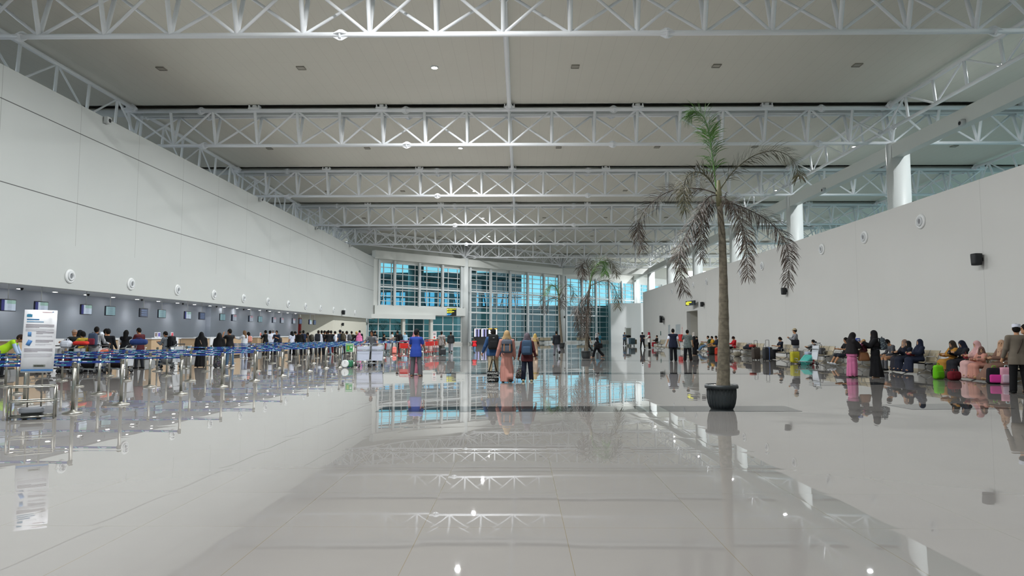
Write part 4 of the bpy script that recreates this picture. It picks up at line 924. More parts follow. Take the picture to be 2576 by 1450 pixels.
# ================================================================ figures: one continuous skin surface each, clothes as fitted shells
def npv(v): return np.array(v, dtype=np.float32)
def surf_net(val, lo, h):
    ins = val < 0
    c = [ins[:-1, :-1, :-1], ins[1:, :-1, :-1], ins[:-1, 1:, :-1], ins[1:, 1:, :-1], ins[:-1, :-1, 1:], ins[1:, :-1, 1:], ins[:-1, 1:, 1:], ins[1:, 1:, 1:]]
    s = np.zeros(c[0].shape, np.int8)
    for k in c: s += k
    cells = np.argwhere((s > 0) & (s < 8))
    if len(cells) == 0: return np.zeros((0, 3)), []
    idx = -np.ones(c[0].shape, np.int32); idx[tuple(cells.T)] = np.arange(len(cells))
    offs = np.array([[i & 1, (i >> 1) & 1, (i >> 2) & 1] for i in range(8)])
    cv = np.stack([val[tuple((cells + o).T)] for o in offs], 1)
    acc = np.zeros((len(cells), 3), np.float32); cnt = np.zeros(len(cells), np.float32)
    for a, b in ((0, 1), (2, 3), (4, 5), (6, 7), (0, 2), (1, 3), (4, 6), (5, 7), (0, 4), (1, 5), (2, 6), (3, 7)):
        m = (cv[:, a] < 0) != (cv[:, b] < 0); va, vb = cv[m, a], cv[m, b]; t = va / (va - vb)
        acc[m] += offs[a] + t[:, None] * (offs[b] - offs[a]); cnt[m] += 1
    V = lo + h * (cells + acc / cnt[:, None])
    F = []
    for ax in range(3):
        sl0 = [slice(None)] * 3; sl1 = [slice(None)] * 3; sl0[ax] = slice(0, -1); sl1[ax] = slice(1, None)
        a, b = ins[tuple(sl0)], ins[tuple(sl1)]; e = np.argwhere(a != b)
        u, w = (ax + 1) % 3, (ax + 2) % 3
        ok = (e[:, u] > 0) & (e[:, w] > 0) & (e[:, u] < val.shape[u] - 1) & (e[:, w] < val.shape[w] - 1); e = e[ok]
        fl = a[tuple(e.T)]
        q = []
        for du, dw in ((-1, -1), (0, -1), (0, 0), (-1, 0)):
            k = e.copy(); k[:, u] += du; k[:, w] += dw; q.append(idx[tuple(k.T)])
        q = np.stack(q, 1); q[~fl] = q[~fl][:, ::-1]; F.append(q)
    return V, np.concatenate(F)
class Shape:
    """list of soft-blended tapered capsules / ellipsoids / boxes, meshed on a grid"""
    def __init__(s): s.p = []; s.cut = []; s.sub = []
    def cone(s, a, b, ra, rb, k=.03, ax=None, sc=1.0):
        s.p.append(('c', npv(a), npv(b), ra, rb, k, None if ax is None else npv(ax), sc)); return s
    def ell(s, c, r, R=None, k=.02): s.p.append(('e', npv(c), npv(r), np.eye(3, dtype=np.float32) if R is None else np.array(R, dtype=np.float32), k)); return s
    def minus(s, c, r, R=None): s.sub.append((npv(c), npv(r), np.eye(3, dtype=np.float32) if R is None else np.array(R, dtype=np.float32))); return s
    def plane(s, c, n): s.cut.append((npv(c), npv(n) / np.linalg.norm(npv(n)))); return s        # removes the side the normal points to
    def mesh(s, h, fold=None):
        lo = np.full(3, 1e9); hi = -lo
        bb = []
        for p in s.p:
            if p[0] == 'c':
                m = max(p[3], p[4]) * max(1, p[7]); l = np.minimum(p[1], p[2]) - m; u = np.maximum(p[1], p[2]) + m
            else: m = p[2].max(); l = p[1] - m; u = p[1] + m
            bb.append((l, u)); lo = np.minimum(lo, l); hi = np.maximum(hi, u)
        lo = lo - 3 * h; hi = hi + 3 * h; n = np.ceil((hi - lo) / h).astype(int) + 1
        val = np.full(n, 1.0, np.float32)
        g = [lo[i] + h * np.arange(n[i], dtype=np.float32) for i in range(3)]
        g = [x.astype(np.float32) for x in g]
        for p, (l, u) in zip(s.p, bb):
            k = p[5] if p[0] == 'c' else p[4]; mg = k + 2.5 * h
            i0 = np.maximum(0, np.floor((l - mg - lo) / h).astype(int)); i1 = np.minimum(n, np.ceil((u + mg - lo) / h).astype(int) + 1)
            X = g[0][i0[0]:i1[0], None, None]; Y = g[1][None, i0[1]:i1[1], None]; Z = g[2][None, None, i0[2]:i1[2]]
            if p[0] == 'c':
                a, b, ra, rb, k, ax, sc = p[1:]
                px, py, pz = X - a[0], Y - a[1], Z - a[2]; ba = b - a
                if ax is not None:
                    f = 1 / sc - 1; d = px * ax[0] + py * ax[1] + pz * ax[2]; px = px + d * (ax[0] * f); py = py + d * (ax[1] * f); pz = pz + d * (ax[2] * f); ba = ba + ax * (np.dot(ba, ax) * f)
                L2 = float(np.dot(ba, ba)) + 1e-9
                t = np.clip((px * ba[0] + py * ba[1] + pz * ba[2]) / L2, 0, 1)
                dx, dy, dz = px - t * ba[0], py - t * ba[1], pz - t * ba[2]
                d = np.sqrt(dx * dx + dy * dy + dz * dz) - (ra + (rb - ra) * t)
            else:
                c, r, R, k = p[1:]
                x, y, z = X - c[0], Y - c[1], Z - c[2]
                q = [(x * R[0, i] + y * R[1, i] + z * R[2, i]) / r[i] for i in range(3)]
                d = (np.sqrt(q[0] ** 2 + q[1] ** 2 + q[2] ** 2) - 1) * float(r.min())
            sl = (slice(i0[0], i1[0]), slice(i0[1], i1[1]), slice(i0[2], i1[2])); o = val[sl]
            hh = np.clip(.5 + .5 * (o - d) / k, 0, 1); val[sl] = o + (d - o) * hh - k * hh * (1 - hh)
        X, Y, Z = g[0][:, None, None], g[1][None, :, None], g[2][None, None, :]
        if fold is not None: val = val + fold(X, Y, Z)
        for c, r, R in s.sub:
            x, y, z = X - c[0], Y - c[1], Z - c[2]; q = [(x * R[0, i] + y * R[1, i] + z * R[2, i]) / r[i] for i in range(3)]
            val = np.maximum(val, -(np.sqrt(q[0] ** 2 + q[1] ** 2 + q[2] ** 2) - 1) * float(r.min()))
        for c, nn in s.cut: val = np.maximum(val, (X - c[0]) * nn[0] + (Y - c[1]) * nn[1] + (Z - c[2]) * nn[2])
        return surf_net(val.astype(np.float32), lo, h)
def mesh_obj(name, V, F, m, parent, extra=None):
    me = bpy.data.meshes.new(name); V = [tuple(map(float, v)) for v in V]; F = [tuple(map(int, f)) for f in F]
    if extra: F = F + [tuple(i + len(V) for i in f) for f in extra[1]]; V = V + extra[0]
    me.from_pydata(V, [], F); me.materials.append(m); me.polygons.foreach_set('use_smooth', [True] * len(F)); me.update()
    return put(name, me, parent)
def V3(*a): return np.array(a, dtype=np.float64)
def unit(v): return v / (np.linalg.norm(v) + 1e-12)
SKIN = ['#a9795a', '#b98a68', '#8f6246', '#c49a7a']
def cloth(c, kind=None):
    """plain or printed fabric"""
    if kind is None: return mat(c, .8, 0, .2)
    key = ('cloth', c, kind)
    if key in MATS: return MATS[key]
    m = NT('printed_cloth'); tc = m.n('ShaderNodeTexCoord'); sp = m.n('ShaderNodeSeparateXYZ'); m.l(tc.outputs['Object'], sp.inputs[0]); a, b = lin(c[0]), lin(c[1])
    if kind == 'check':
        k = .045; gx = m.math('LESS_THAN', m.math('FRACT', m.math('DIVIDE', m.math('ADD', sp.outputs[0], 9), k)), .5); gz = m.math('LESS_THAN', m.math('FRACT', m.math('DIVIDE', sp.outputs[2], k)), .5)
        m.col(m.mix(m.math('MULTIPLY', m.math('ADD', gx, gz), .5), a, b))
    elif kind == 'dots':
        v = m.n('ShaderNodeTexVoronoi'); v.inputs['Scale'].default_value = 22; m.l(tc.outputs['Object'], v.inputs['Vector']); m.col(m.mix(m.math('LESS_THAN', v.outputs['Distance'], .28), a, b))
    elif kind == 'batik':
        mp = m.n('ShaderNodeMapping'); mp.inputs['Rotation'].default_value = (0, .7, 0); mp.inputs['Scale'].default_value = (10, 12, 34); m.l(tc.outputs['Object'], mp.inputs['Vector'])
        v = m.n('ShaderNodeTexNoise'); v.inputs['Scale'].default_value = 1.1; v.inputs['Detail'].default_value = 3; m.l(mp.outputs[0], v.inputs['Vector'])
        cr = m.n('ShaderNodeValToRGB'); cr.color_ramp.interpolation = 'CONSTANT'; e = cr.color_ramp.elements; e[0].color = (*a, 1); e[1].position = .5; e[1].color = (*b, 1); e.new(.58).color = (*lin('#3a3d42'), 1); m.l(v.outputs['Fac'], cr.inputs['Fac']); m.col(cr.outputs[0])
    elif kind == 'floral':
        v = m.n('ShaderNodeTexVoronoi'); v.inputs['Scale'].default_value = 30; m.l(tc.outputs['Object'], v.inputs['Vector']); hs = m.n('ShaderNodeHueSaturation'); hs.inputs['Saturation'].default_value = .8; hs.inputs['Value'].default_value = .5; m.l(v.outputs['Color'], hs.inputs['Color']); m.col(m.mix(m.math('LESS_THAN', v.outputs['Distance'], .35), a, hs.outputs[0]))
    elif kind == 'stripe':
        m.col(m.mix(m.math('LESS_THAN', m.math('FRACT', m.math('DIVIDE', sp.outputs[2], .16)), .22), a, b))
    m.b.inputs['Roughness'].default_value = .8; MATS[key] = m.m; return m.m

POSES = {
    'stand': dict(), 'walk': dict(ll=(24, 2, 10), rl=(-16, 2, 26), la=(-16, 8, 12), ra=(18, 8, 18)), 'walk2': dict(ll=(-16, 2, 28), rl=(22, 2, 8), la=(16, 8, 16), ra=(-14, 8, 10)),
    'sit': dict(ll=(84, 6, 84), rl=(84, 6, 84), la=(32, 8, 62, .35), ra=(32, 8, 62, .35), lean=-4, seat=.46),
    'look': dict(hpitch=20, la=(30, 6, 85, .45), ra=(30, 6, 85, .45)),
}
def person(label, u, y, H, face=0, pose='stand', skin=1, wear=(), x=None, vox=None, female=False, z0=0.0, eyes=None, **kw):
    P = dict(ll=(2, 3, 4), rl=(-2, 3, 4), la=(4, 9, 12), ra=(4, 9, 12), lean=2, hyaw=0, hpitch=0, seat=None); P.update(POSES[pose]); P.update(kw)
    X = x if x is not None else x_at(u, y); s = H / 1.72; dist = math.hypot(X, y)
    if vox is None: vox = .0115 if dist < 25 else .015 if dist < 36 else .021 if dist < 60 else .028
    ex = V3(1, 0, 0); ey = V3(0, 1, 0); ez = V3(0, 0, 1)
    ln = math.radians(P['lean']); U = V3(0, math.sin(ln), math.cos(ln)); Fw = V3(0, math.cos(ln), -math.sin(ln))
    wd = (.94 if female else 1.0)
    def limb(spec, side, l1, l2, up, fw, knee=False):
        fl, ab, be = [math.radians(q) for q in spec[:3]]; inw = spec[3] if len(spec) > 3 else 0
        d = math.cos(ab) * (-math.cos(fl) * up + math.sin(fl) * fw) + side * ex * math.sin(ab)
        bd = math.cos(fl) * fw + math.sin(fl) * up
        if knee: bd = -bd
        bd = unit(bd - side * ex * inw)
        bd = unit(bd - d * np.dot(bd, d)); return d, unit(math.cos(be) * d + math.sin(be) * bd)
    # legs first, then drop the figure onto the floor or the seat
    hz = 0.0; J = {}
    for sd, key in ((-1, 'll'), (1, 'rl')):
        d1, d2 = limb(P[key], sd, 0, 0, ez, ey, True); hip = V3(sd * .09 * s, 0, 0); kn = hip + d1 * .43 * s; an = kn + d2 * .41 * s
        J[key] = [hip, kn, an, d2]
    low = min(J['ll'][2][2], J['rl'][2][2])
    pz = -low + .075 * s if P['seat'] is None else P['seat'] + .10 * s
    if P['seat'] is not None: pz = P['seat'] + .095 * s
    O = V3(0, 0, pz)
    for key in ('ll', 'rl'): J[key][:3] = [q + O for q in J[key][:3]]
    pel = O.copy(); chest = pel + U * .36 * s; neck = pel + U * .50 * s; sh = pel + U * .455 * s
    hy, hp = math.radians(P['hyaw']), math.radians(P['hpitch'] + P['lean'] * .4)
    Rz = np.array([[math.cos(hy), -math.sin(hy), 0], [math.sin(hy), math.cos(hy), 0], [0, 0, 1]]); Rx = np.array([[1, 0, 0], [0, math.cos(-hp), -math.sin(-hp)], [0, math.sin(-hp), math.cos(-hp)]])
    HR = Rz @ Rx; hx, hf, hu = HR[:, 0], HR[:, 1], HR[:, 2]
    hs = s ** .75                                                # smaller people keep a larger head
    hc = neck + U * .055 * s + hu * .105 * hs + hf * .015
    B = Shape(); lw = dict(k=.035 * s)
    # trunk
    B.cone(pel - U * .01 * s - ex * .055 * s, pel - U * .01 * s + ex * .055 * s, .105 * s, .105 * s, .04, None)
    B.cone(pel, pel + U * .17 * s, .098 * s, .088 * s, .05, ex, 1.38 * wd); B.cone(pel + U * .17 * s, pel + U * .40 * s, .09 * s, .108 * s, .05, ex, 1.42 * wd)
    B.cone(sh - ex * .155 * s * wd, sh + ex * .155 * s * wd, .056 * s, .056 * s, .05)
    B.cone(sh + U * .03 * s, neck + U * .05 * s + hf * .01, .058 * s, .05 * s, .03)
    # head with jaw, nose, ears
    hr = npv([.077, .096, .112]) * hs
    B.ell(hc + hu * .018 * hs, hr, HR, .02); B.cone(hc - hu * .055 * hs + hf * .03 * hs, hc - hu * .078 * hs + hf * .062 * hs, .052 * hs, .034 * hs, .025, hx, 1.15)
    B.cone(hc + hf * .092 * hs + hu * .005 * hs, hc + hf * .108 * hs - hu * .022 * hs, .008 * hs, .014 * hs, .012)
    for sd in (-1, 1): B.ell(hc + hx * sd * .080 * hs - hf * .005 * hs, npv([.012, .024, .034]) * hs, HR, .008)
    B.cone(hc - hu * .048 * hs + hf * .086 * hs - hx * .018 * hs, hc - hu * .048 * hs + hf * .086 * hs + hx * .018 * hs, .009 * hs, .009 * hs, .006)
    for sd in (-1, 1): B.minus(hc + hf * .099 * hs + hx * sd * .031 * hs + hu * .016 * hs, npv([.020, .016, .012]) * hs, HR)
    arms = {}
    for sd, key in ((-1, 'la'), (1, 'ra')):
        S = sh + ex * sd * .185 * s * wd; d1, d2 = limb(P[key], sd, 0, 0, U, Fw); E = S + d1 * .285 * s; W = E + d2 * .25 * s; Pm = W + d2 * .075 * s
        B.cone(S, E, .050 * s * wd, .038 * s, .03); B.cone(E, W, .039 * s, .026 * s, .02); B.cone(W, Pm, .027 * s, .033 * s, .015)
        arms[key] = (S, E, W, Pm, d1, d2, sd)
    for key in ('ll', 'rl'):
        h_, k_, a_, d2 = J[key]
        B.cone(h_, k_, .085 * s, .055 * s, .03); B.cone(k_, a_, .053 * s, .036 * s, .02); bk = unit(np.cross(d2, ex)); bk = bk if bk[1] < 0 or abs(d2[1]) > .9 else -bk
        B.cone(k_ + (a_ - k_) * .18 + bk * .012 * s, k_ + (a_ - k_) * .5 + bk * .008 * s, .052 * s, .042 * s, .03)
    feet = {}
    for key in ('ll', 'rl'):
        h_, k_, a_, d2 = J[key]; lift = max(0.0, a_[2] - .08 * s); pit = min(1.1, lift * 4.0) if P['seat'] is None else 0.0
        if P['seat'] is not None and lift > .03: pit = -.35
        fd = V3(0, math.cos(pit), -math.sin(pit)); fu = V3(0, math.sin(pit), math.cos(pit)); heel = a_ - fd * .045 * s - fu * .04 * s; toe = a_ + fd * .14 * s - fu * .045 * s
        if P['seat'] is not None: dz = max(0, .035 * s - min(heel[2], toe[2])); heel = heel + V3(0, 0, dz); toe = toe + V3(0, 0, dz)
        feet[key] = (heel, toe, fu); B.cone(a_, heel, .036 * s, .034 * s, .02); B.cone(heel, toe, .034 * s, .026 * s, .02, ex, 1.3)
    Vb, Fb = B.mesh(vox)
    # fingers and thumbs: bent tapered chains rooted in the palm
    mb = MB()
    for key in ('la', 'ra'):
        S, E, W, Pm, d1, d2, sd = arms[key]; pn = unit(-ex * sd - d2 * np.dot(-ex * sd, d2)); side = unit(np.cross(d2, pn)); curl = P.get('grip', .55)
        front = side if np.dot(side, Fw) + .3 * np.dot(side, U) > 0 else -side
        for q, (off, ln_) in enumerate(((.024, .078), (.008, .086), (-.008, .08), (-.023, .064))):
            base = Pm + front * off * s + d2 * .012 * s; p1 = base + unit(d2 * math.cos(curl) + pn * math.sin(curl)) * ln_ * .45 * s; p2 = p1 + unit(d2 * math.cos(curl * 2.2) + pn * math.sin(curl * 2.2)) * ln_ * .32 * s; p3 = p2 + unit(d2 * math.cos(curl * 3.2) + pn * math.sin(curl * 3.2)) * ln_ * .24 * s
            mb.tube([base - d2 * .02 * s, p1, p2, p3], [.0095 * s, .009 * s, .008 * s, .0065 * s], 6)
        tb = W + d2 * .035 * s + front * .02 * s; mb.tube([tb, tb + unit(front * .8 + d2 * .6 + pn * .3) * .035 * s, tb + unit(front * .5 + d2 * .9 + pn * .5) * .062 * s], [.012 * s, .0105 * s, .008 * s], 6)
    root = thing('person', label, 'person', (X, y, z0), math.radians(face))
    if z0: pass
    mesh_obj('body', Vb, Fb, mat(SKIN[skin], .6, 0, .3), root, (mb.v, mb.f))
    if eyes if eyes is not None else True:
        if dist < 60 and abs(((face + P['hyaw'] + 180) % 360) - 180) > 50:
            em = MB()
            for sd in (-1, 1):
                c = hc + hf * .086 * hs + hx * sd * .031 * hs + hu * .016 * hs; i0 = len(em.v); em.lathe([(.001, -.010), (.008, -.006), (.0105, 0), (.008, .006), (.001, .010)], 8, tuple(c))
            em.build('eyes', mat('#1a1512', .2), root)
            bm2 = MB()
            for sd in (-1, 1): c = hc + hf * .092 * hs + hu * .036 * hs; bm2.tube([tuple(c + hx * sd * .014 * hs), tuple(c + hx * sd * .034 * hs + hu * .004), tuple(c + hx * sd * .05 * hs - hf * .012 * hs)], .005 * hs, 5)
            bm2.build('eyebrows', mat('#1d1613', .8), root)
    # ------------------------------------------------ clothes
    def torso(Sh, g, down=.0, slim=1.0):
        Sh.cone(pel - U * down * s, pel + U * .17 * s, .100 * s + g, .092 * s + g, .05, ex, 1.38 * wd); Sh.cone(pel + U * .17 * s, pel + U * .40 * s, .092 * s + g, .108 * s + g, .05, ex, 1.42 * wd)
        Sh.cone(sh - ex * .158 * s * wd, sh + ex * .158 * s * wd, .058 * s + g, .058 * s + g, .05); Sh.cone(pel - ex * .05 * s, pel + ex * .05 * s, .107 * s + g, .107 * s + g, .04)
    def sleeves(Sh, g, f):
        for key in ('la', 'ra'):
            S, E, W, Pm, d1, d2, sd = arms[key]
            if f <= 1: Sh.cone(S, S + (E - S) * f, .054 * s + g, .046 * s + g * 1.3, .035)
            else: Sh.cone(S, E, .054 * s + g, .044 * s + g, .035); Sh.cone(E, E + (W - E) * (f - 1), .044 * s + g, .032 * s + g, .02)
    def foldfn(a, fz, cx=0.0, cy=0.0, zt=1.0):
        def fn(Xg, Yg, Zg):
            th = np.arctan2(Yg - cy, Xg - cx); w = np.clip((zt - Zg) / (zt + 1e-6), 0, 1); return (a * np.sin(th * fz) * w).astype(np.float32)
        return fn
    seated = P['seat'] is not None
    for w in wear:
        kind, c = w[0], w[1]; opt = w[2] if len(w) > 2 else None
        m = c if not isinstance(c, (str, tuple)) else (cloth(c) if isinstance(c, str) else cloth(c[:2], c[2]))
        Sh = Shape(); fold = None; g = max(.010, vox * .75)
        if kind in ('tee', 'shirt', 'jacket', 'vest'):
            gg = g + (.014 if kind in ('jacket', 'vest') else .004); dn = .10 if not seated else .02
            if opt == 'long': dn = .18
            torso(Sh, gg, dn); hg = gg + .010 + (.012 if kind in ('vest', 'jacket') else 0); hq = ex * (.078 * s * wd); Sh.cone(pel - U * dn * s - hq, pel - U * dn * s + hq, .112 * s + hg, .112 * s + hg, .05); Sh.cone(pel - U * dn * .4 * s - hq, pel - U * dn * .4 * s + hq, .110 * s + hg, .110 * s + hg, .05); Sh.cone(pel + U * .06 * s - hq * .9, pel + U * .06 * s + hq * .9, .100 * s + hg, .100 * s + hg, .05)
            if kind != 'vest': sleeves(Sh, gg * .8, .62 if kind == 'tee' else 1.86)
            else: sleeves(Sh, gg * .6, .12)
            Sh.plane(pel - U * (dn + .03) * s, -U); Sh.plane(neck + U * .015 * s, U * .95 + Fw * .25)
            fold = foldfn(.006, 7, 0, 0, 1.2 * s) if not seated else None
            if kind == 'tee' and opt == 'sleeve': pass
            nm = {'tee': 'short_sleeved_shirt', 'shirt': 'long_sleeved_shirt', 'jacket': 'jacket', 'vest': 'vest'}[kind]
        elif kind in ('trousers', 'shorts'):
            gg = g + (.012 if opt == 'loose' else .004); Sh.cone(pel, pel + U * .12 * s, .101 * s + gg, .094 * s + gg, .04, ex, 1.38 * wd); Sh.cone(pel - ex * .05 * s, pel + ex * .05 * s, .108 * s + gg, .108 * s + gg, .04)
            for key in ('ll', 'rl'):
                h_, k_, a_, d2 = J[key]; Sh.cone(h_, k_, .087 * s + gg, .060 * s + gg * (1.4 if kind == 'shorts' else 1), .025)
                if kind == 'trousers': Sh.cone(k_, k_ + (a_ - k_) * .97, .060 * s + gg, .046 * s + gg * (1.5 if opt == 'loose' else 1), .02)
            Sh.plane(pel + U * ((.03 if seated else .0) * s), U); nm = kind
        elif kind in ('robe', 'skirt'):
            gg = g + .008
            if kind == 'robe': torso(Sh, gg, .0); sleeves(Sh, gg * 1.5, 1.92); Sh.plane(neck + U * .02 * s, U)
            if not seated:
                hem = npv([0, 0, .03]); fd = V3(0, (J['ll'][2][1] + J['rl'][2][1]) / 2, 0); sp_ = abs(J['ll'][2][1] - J['rl'][2][1])
                Sh.cone(pel + U * .16 * s, pel - ez * .25 * s, .098 * s + gg, .15 * s, .06, ex, 1.25); Sh.cone(pel - ez * .25 * s, V3(0, fd[1], .04 * s), .15 * s, (.168 if opt != 'wide' else .235) * s + sp_ * .04, .06, ex, 1.12)
                for key in ('ll', 'rl'): Sh.cone(J[key][1], J[key][2] * .75 + J[key][1] * .25, .085 * s + gg, .085 * s + gg, .08)
                Sh.plane((0, 0, .035 * s), (0, 0, -1)); fold = foldfn(.016 * s, 9, 0, fd[1] / 2, .95 * s)
            else:
                k1, k2 = J['ll'][1], J['rl'][1]; a1, a2 = J['ll'][2], J['rl'][2]; kc = (k1 + k2) / 2; ac = (a1 + a2) / 2; wdt = 1.0 + abs(k1[0] - k2[0]) / (.2 * s)
                Sh.cone(pel, kc, .125 * s + gg, .098 * s + gg, .05, ex, min(1.9, wdt)); Sh.cone(kc, ac + (0, 0, -.02), .10 * s + gg, .135 * s + gg, .05, ex, min(1.9, wdt)); Sh.plane((0, 0, .05), (0, 0, -1)); fold = foldfn(.012 * s, 9, 0, ac[1], .6)
            if kind == 'skirt': Sh.plane(pel + U * .17 * s, U)
            nm = 'robe' if kind == 'robe' else 'skirt'
        elif kind == 'hijab':
            q = .014 + vox * .4
            Sh.ell(hc + hu * .012 * hs - hf * .012 * hs, hr + q * 1.25, HR, .03); Sh.cone(hc - hu * .06 * hs - hf * .015, neck + U * .0 * s, .092 * hs, .105 * s, .05, ex, 1.1)
            ln_ = {'short': .13, 'mid': .24, 'long': .48}[opt or 'short']; rb = {'short': .125, 'mid': .15, 'long': .20}[opt or 'short']
            Sh.cone(neck + U * .02 * s, neck - U * ln_ * s, .11 * s, rb * s, .06, ex, 1.45); 
            if opt == 'long': sleeves(Sh, .035 * s, .9)
            Sh.minus(hc + hf * .115 * hs - hu * .012 * hs, npv([.062, .06, .088]) * hs, HR); Sh.plane(neck - U * (ln_ + .04) * s, -U); fold = foldfn(.006 * s, 8, 0, 0, 1.7 * s); nm = 'hijab'
        elif kind == 'hair':
            q = .006 + vox * .3
            Sh.ell(hc + hu * .024 * hs - hf * .008 * hs, hr + q, HR, .02)
            Sh.minus(hc + hf * .125 * hs - hu * .03 * hs, npv([.085, .085, .105]) * hs, HR); Sh.plane(hc - hu * .045 * hs, -hu * .9 + hf * .45) if opt != 'long' else None
            if opt == 'long': Sh.cone(hc - hf * .04 * hs, neck - U * .14 * s - Fw * .08 * s, .088 * hs, .07 * hs, .04, ex, 1.15); Sh.minus(hc + hf * .13 * hs - hu * .09 * hs, npv([.075, .105, .13]) * hs, HR)
            if opt == 'bob': Sh.cone(hc - hf * .02 * hs, hc - hu * .10 * hs - hf * .03 * hs, .09 * hs, .085 * hs, .03, hx, 1.1); Sh.minus(hc + hf * .13 * hs - hu * .06 * hs, npv([.07, .09, .13]) * hs, HR)
            nm = 'hair'
        elif kind == 'cap':
            Sh.ell(hc + hu * .03 * hs, hr + .016, HR, .02); Sh.plane(hc + hu * .035 * hs, -hu)
            if opt != 'noviz': Sh.cone(hc + hf * .09 * hs + hu * .05 * hs, hc + hf * .155 * hs + hu * .045 * hs, .05 * hs, .045 * hs, .02); Sh.plane(hc + hu * .035 * hs, -hu)
            nm = 'cap'
            if opt != 'noviz': Sh.p[-1] = ('e', npv(hc + hf * .115 * hs + hu * .043 * hs), npv([.068, .075, .012]) * hs, HR.astype(np.float32), .012)
        elif kind == 'songkok':
            Sh.cone(hc + hu * .055 * hs, hc + hu * .115 * hs, .092 * hs, .088 * hs, .01, hf, 1.18); Sh.plane(hc + hu * .045 * hs, -hu); Sh.plane(hc + hu * .135 * hs, hu); nm = 'white_cap' if True else ''
        elif kind == 'shoes':
            for key, nm in (('ll', 'shoe'), ('rl', 'shoe')):
                heel, toe, fu = feet[key]; S2 = Shape(); S2.cone(heel, toe, .040 * s + g * .5, .034 * s + g * .5, .02, ex, 1.25); 
                if opt != 'sandal': S2.cone(J[key][2] - fu * .01 * s, heel + fu * .01, .042 * s + g * .4, .04 * s, .02)
                low_ = min(heel[2], toe[2]); S2.plane((0, 0, max(.004, low_ - .04 * s)), (0, 0, -1))
                if opt == 'sandal': S2.plane(heel + fu * .005 * s, fu)
                V, F = S2.mesh(min(vox, .018)); mesh_obj('sandal' if opt == 'sandal' else 'shoe', V, F, m, root)
            continue
        elif kind == 'mask':
            Sh.ell(hc + hf * .075 * hs - hu * .045 * hs, npv([.06, .045, .045]) * hs, HR, .01); nm = 'face_mask'
        elif kind == 'band':
            Sh.cone(neck + U * .03 * s, neck + U * .035 * s, .115 * s, .115 * s, .01, ex, 1.1); Sh.plane(neck + U * .045 * s, U); Sh.plane(neck + U * .015 * s, -U); nm = 'neck_band'
        elif kind == 'strap':                       # diagonal bag strap over one shoulder
            sd = opt or 1; q = MB(); pts = []
            for k in range(13):
                a = k / 12 * 2 * PI; cx_ = -sd * math.cos(a) * .15 * s * wd; up_ = .22 + .27 * math.cos(a); r = .125 + .02
                pts.append(pel + U * (up_ * s) + ex * (-sd * .10 * s * math.cos(a)) + Fw * math.sin(a) * (r * s + g))
            q.tube([tuple(p_) for p_ in pts], .014, 6, False).build('bag_strap', m, root); continue
        elif kind == 'stripes':                     # reflective bands of a work vest
            for f in (.10, .24): S2 = Shape(); torso(S2, g + .013, .1); S2.plane(pel + U * (f + .03) * s, U); S2.plane(pel + U * f * s, -U); V, F = S2.mesh(vox); mesh_obj('reflective_band', V, F, m, root)
            continue
        elif kind == 'belt':
            Sh.cone(pel + U * .07 * s, pel + U * .075 * s, .108 * s + g, .108 * s + g, .01, ex, 1.38 * wd); Sh.plane(pel + U * .09 * s, U); Sh.plane(pel + U * .055 * s, -U); nm = 'belt'
        elif kind == 'collar':
            Sh.cone(neck - U * .02 * s, neck + U * .03 * s, .075 * s, .068 * s, .02); Sh.plane(neck + U * .035 * s, U); nm = 'collar'
        else: raise ValueError(kind)
        V, F = Sh.mesh(vox, fold)
        if len(V): mesh_obj(nm, V, F, m, root)
    Mw = Matrix.Translation((X, y, z0)) @ Matrix.Rotation(math.radians(face), 4, 'Z')
    return dict(o=root, M=Mw, s=s, U=U, F=Fw, pel=pel, neck=neck, sh=sh, arms=arms, face=face, wd=wd, vox=vox)
def W_(pp, v): return pp['M'] @ Vector([float(k) for k in v])

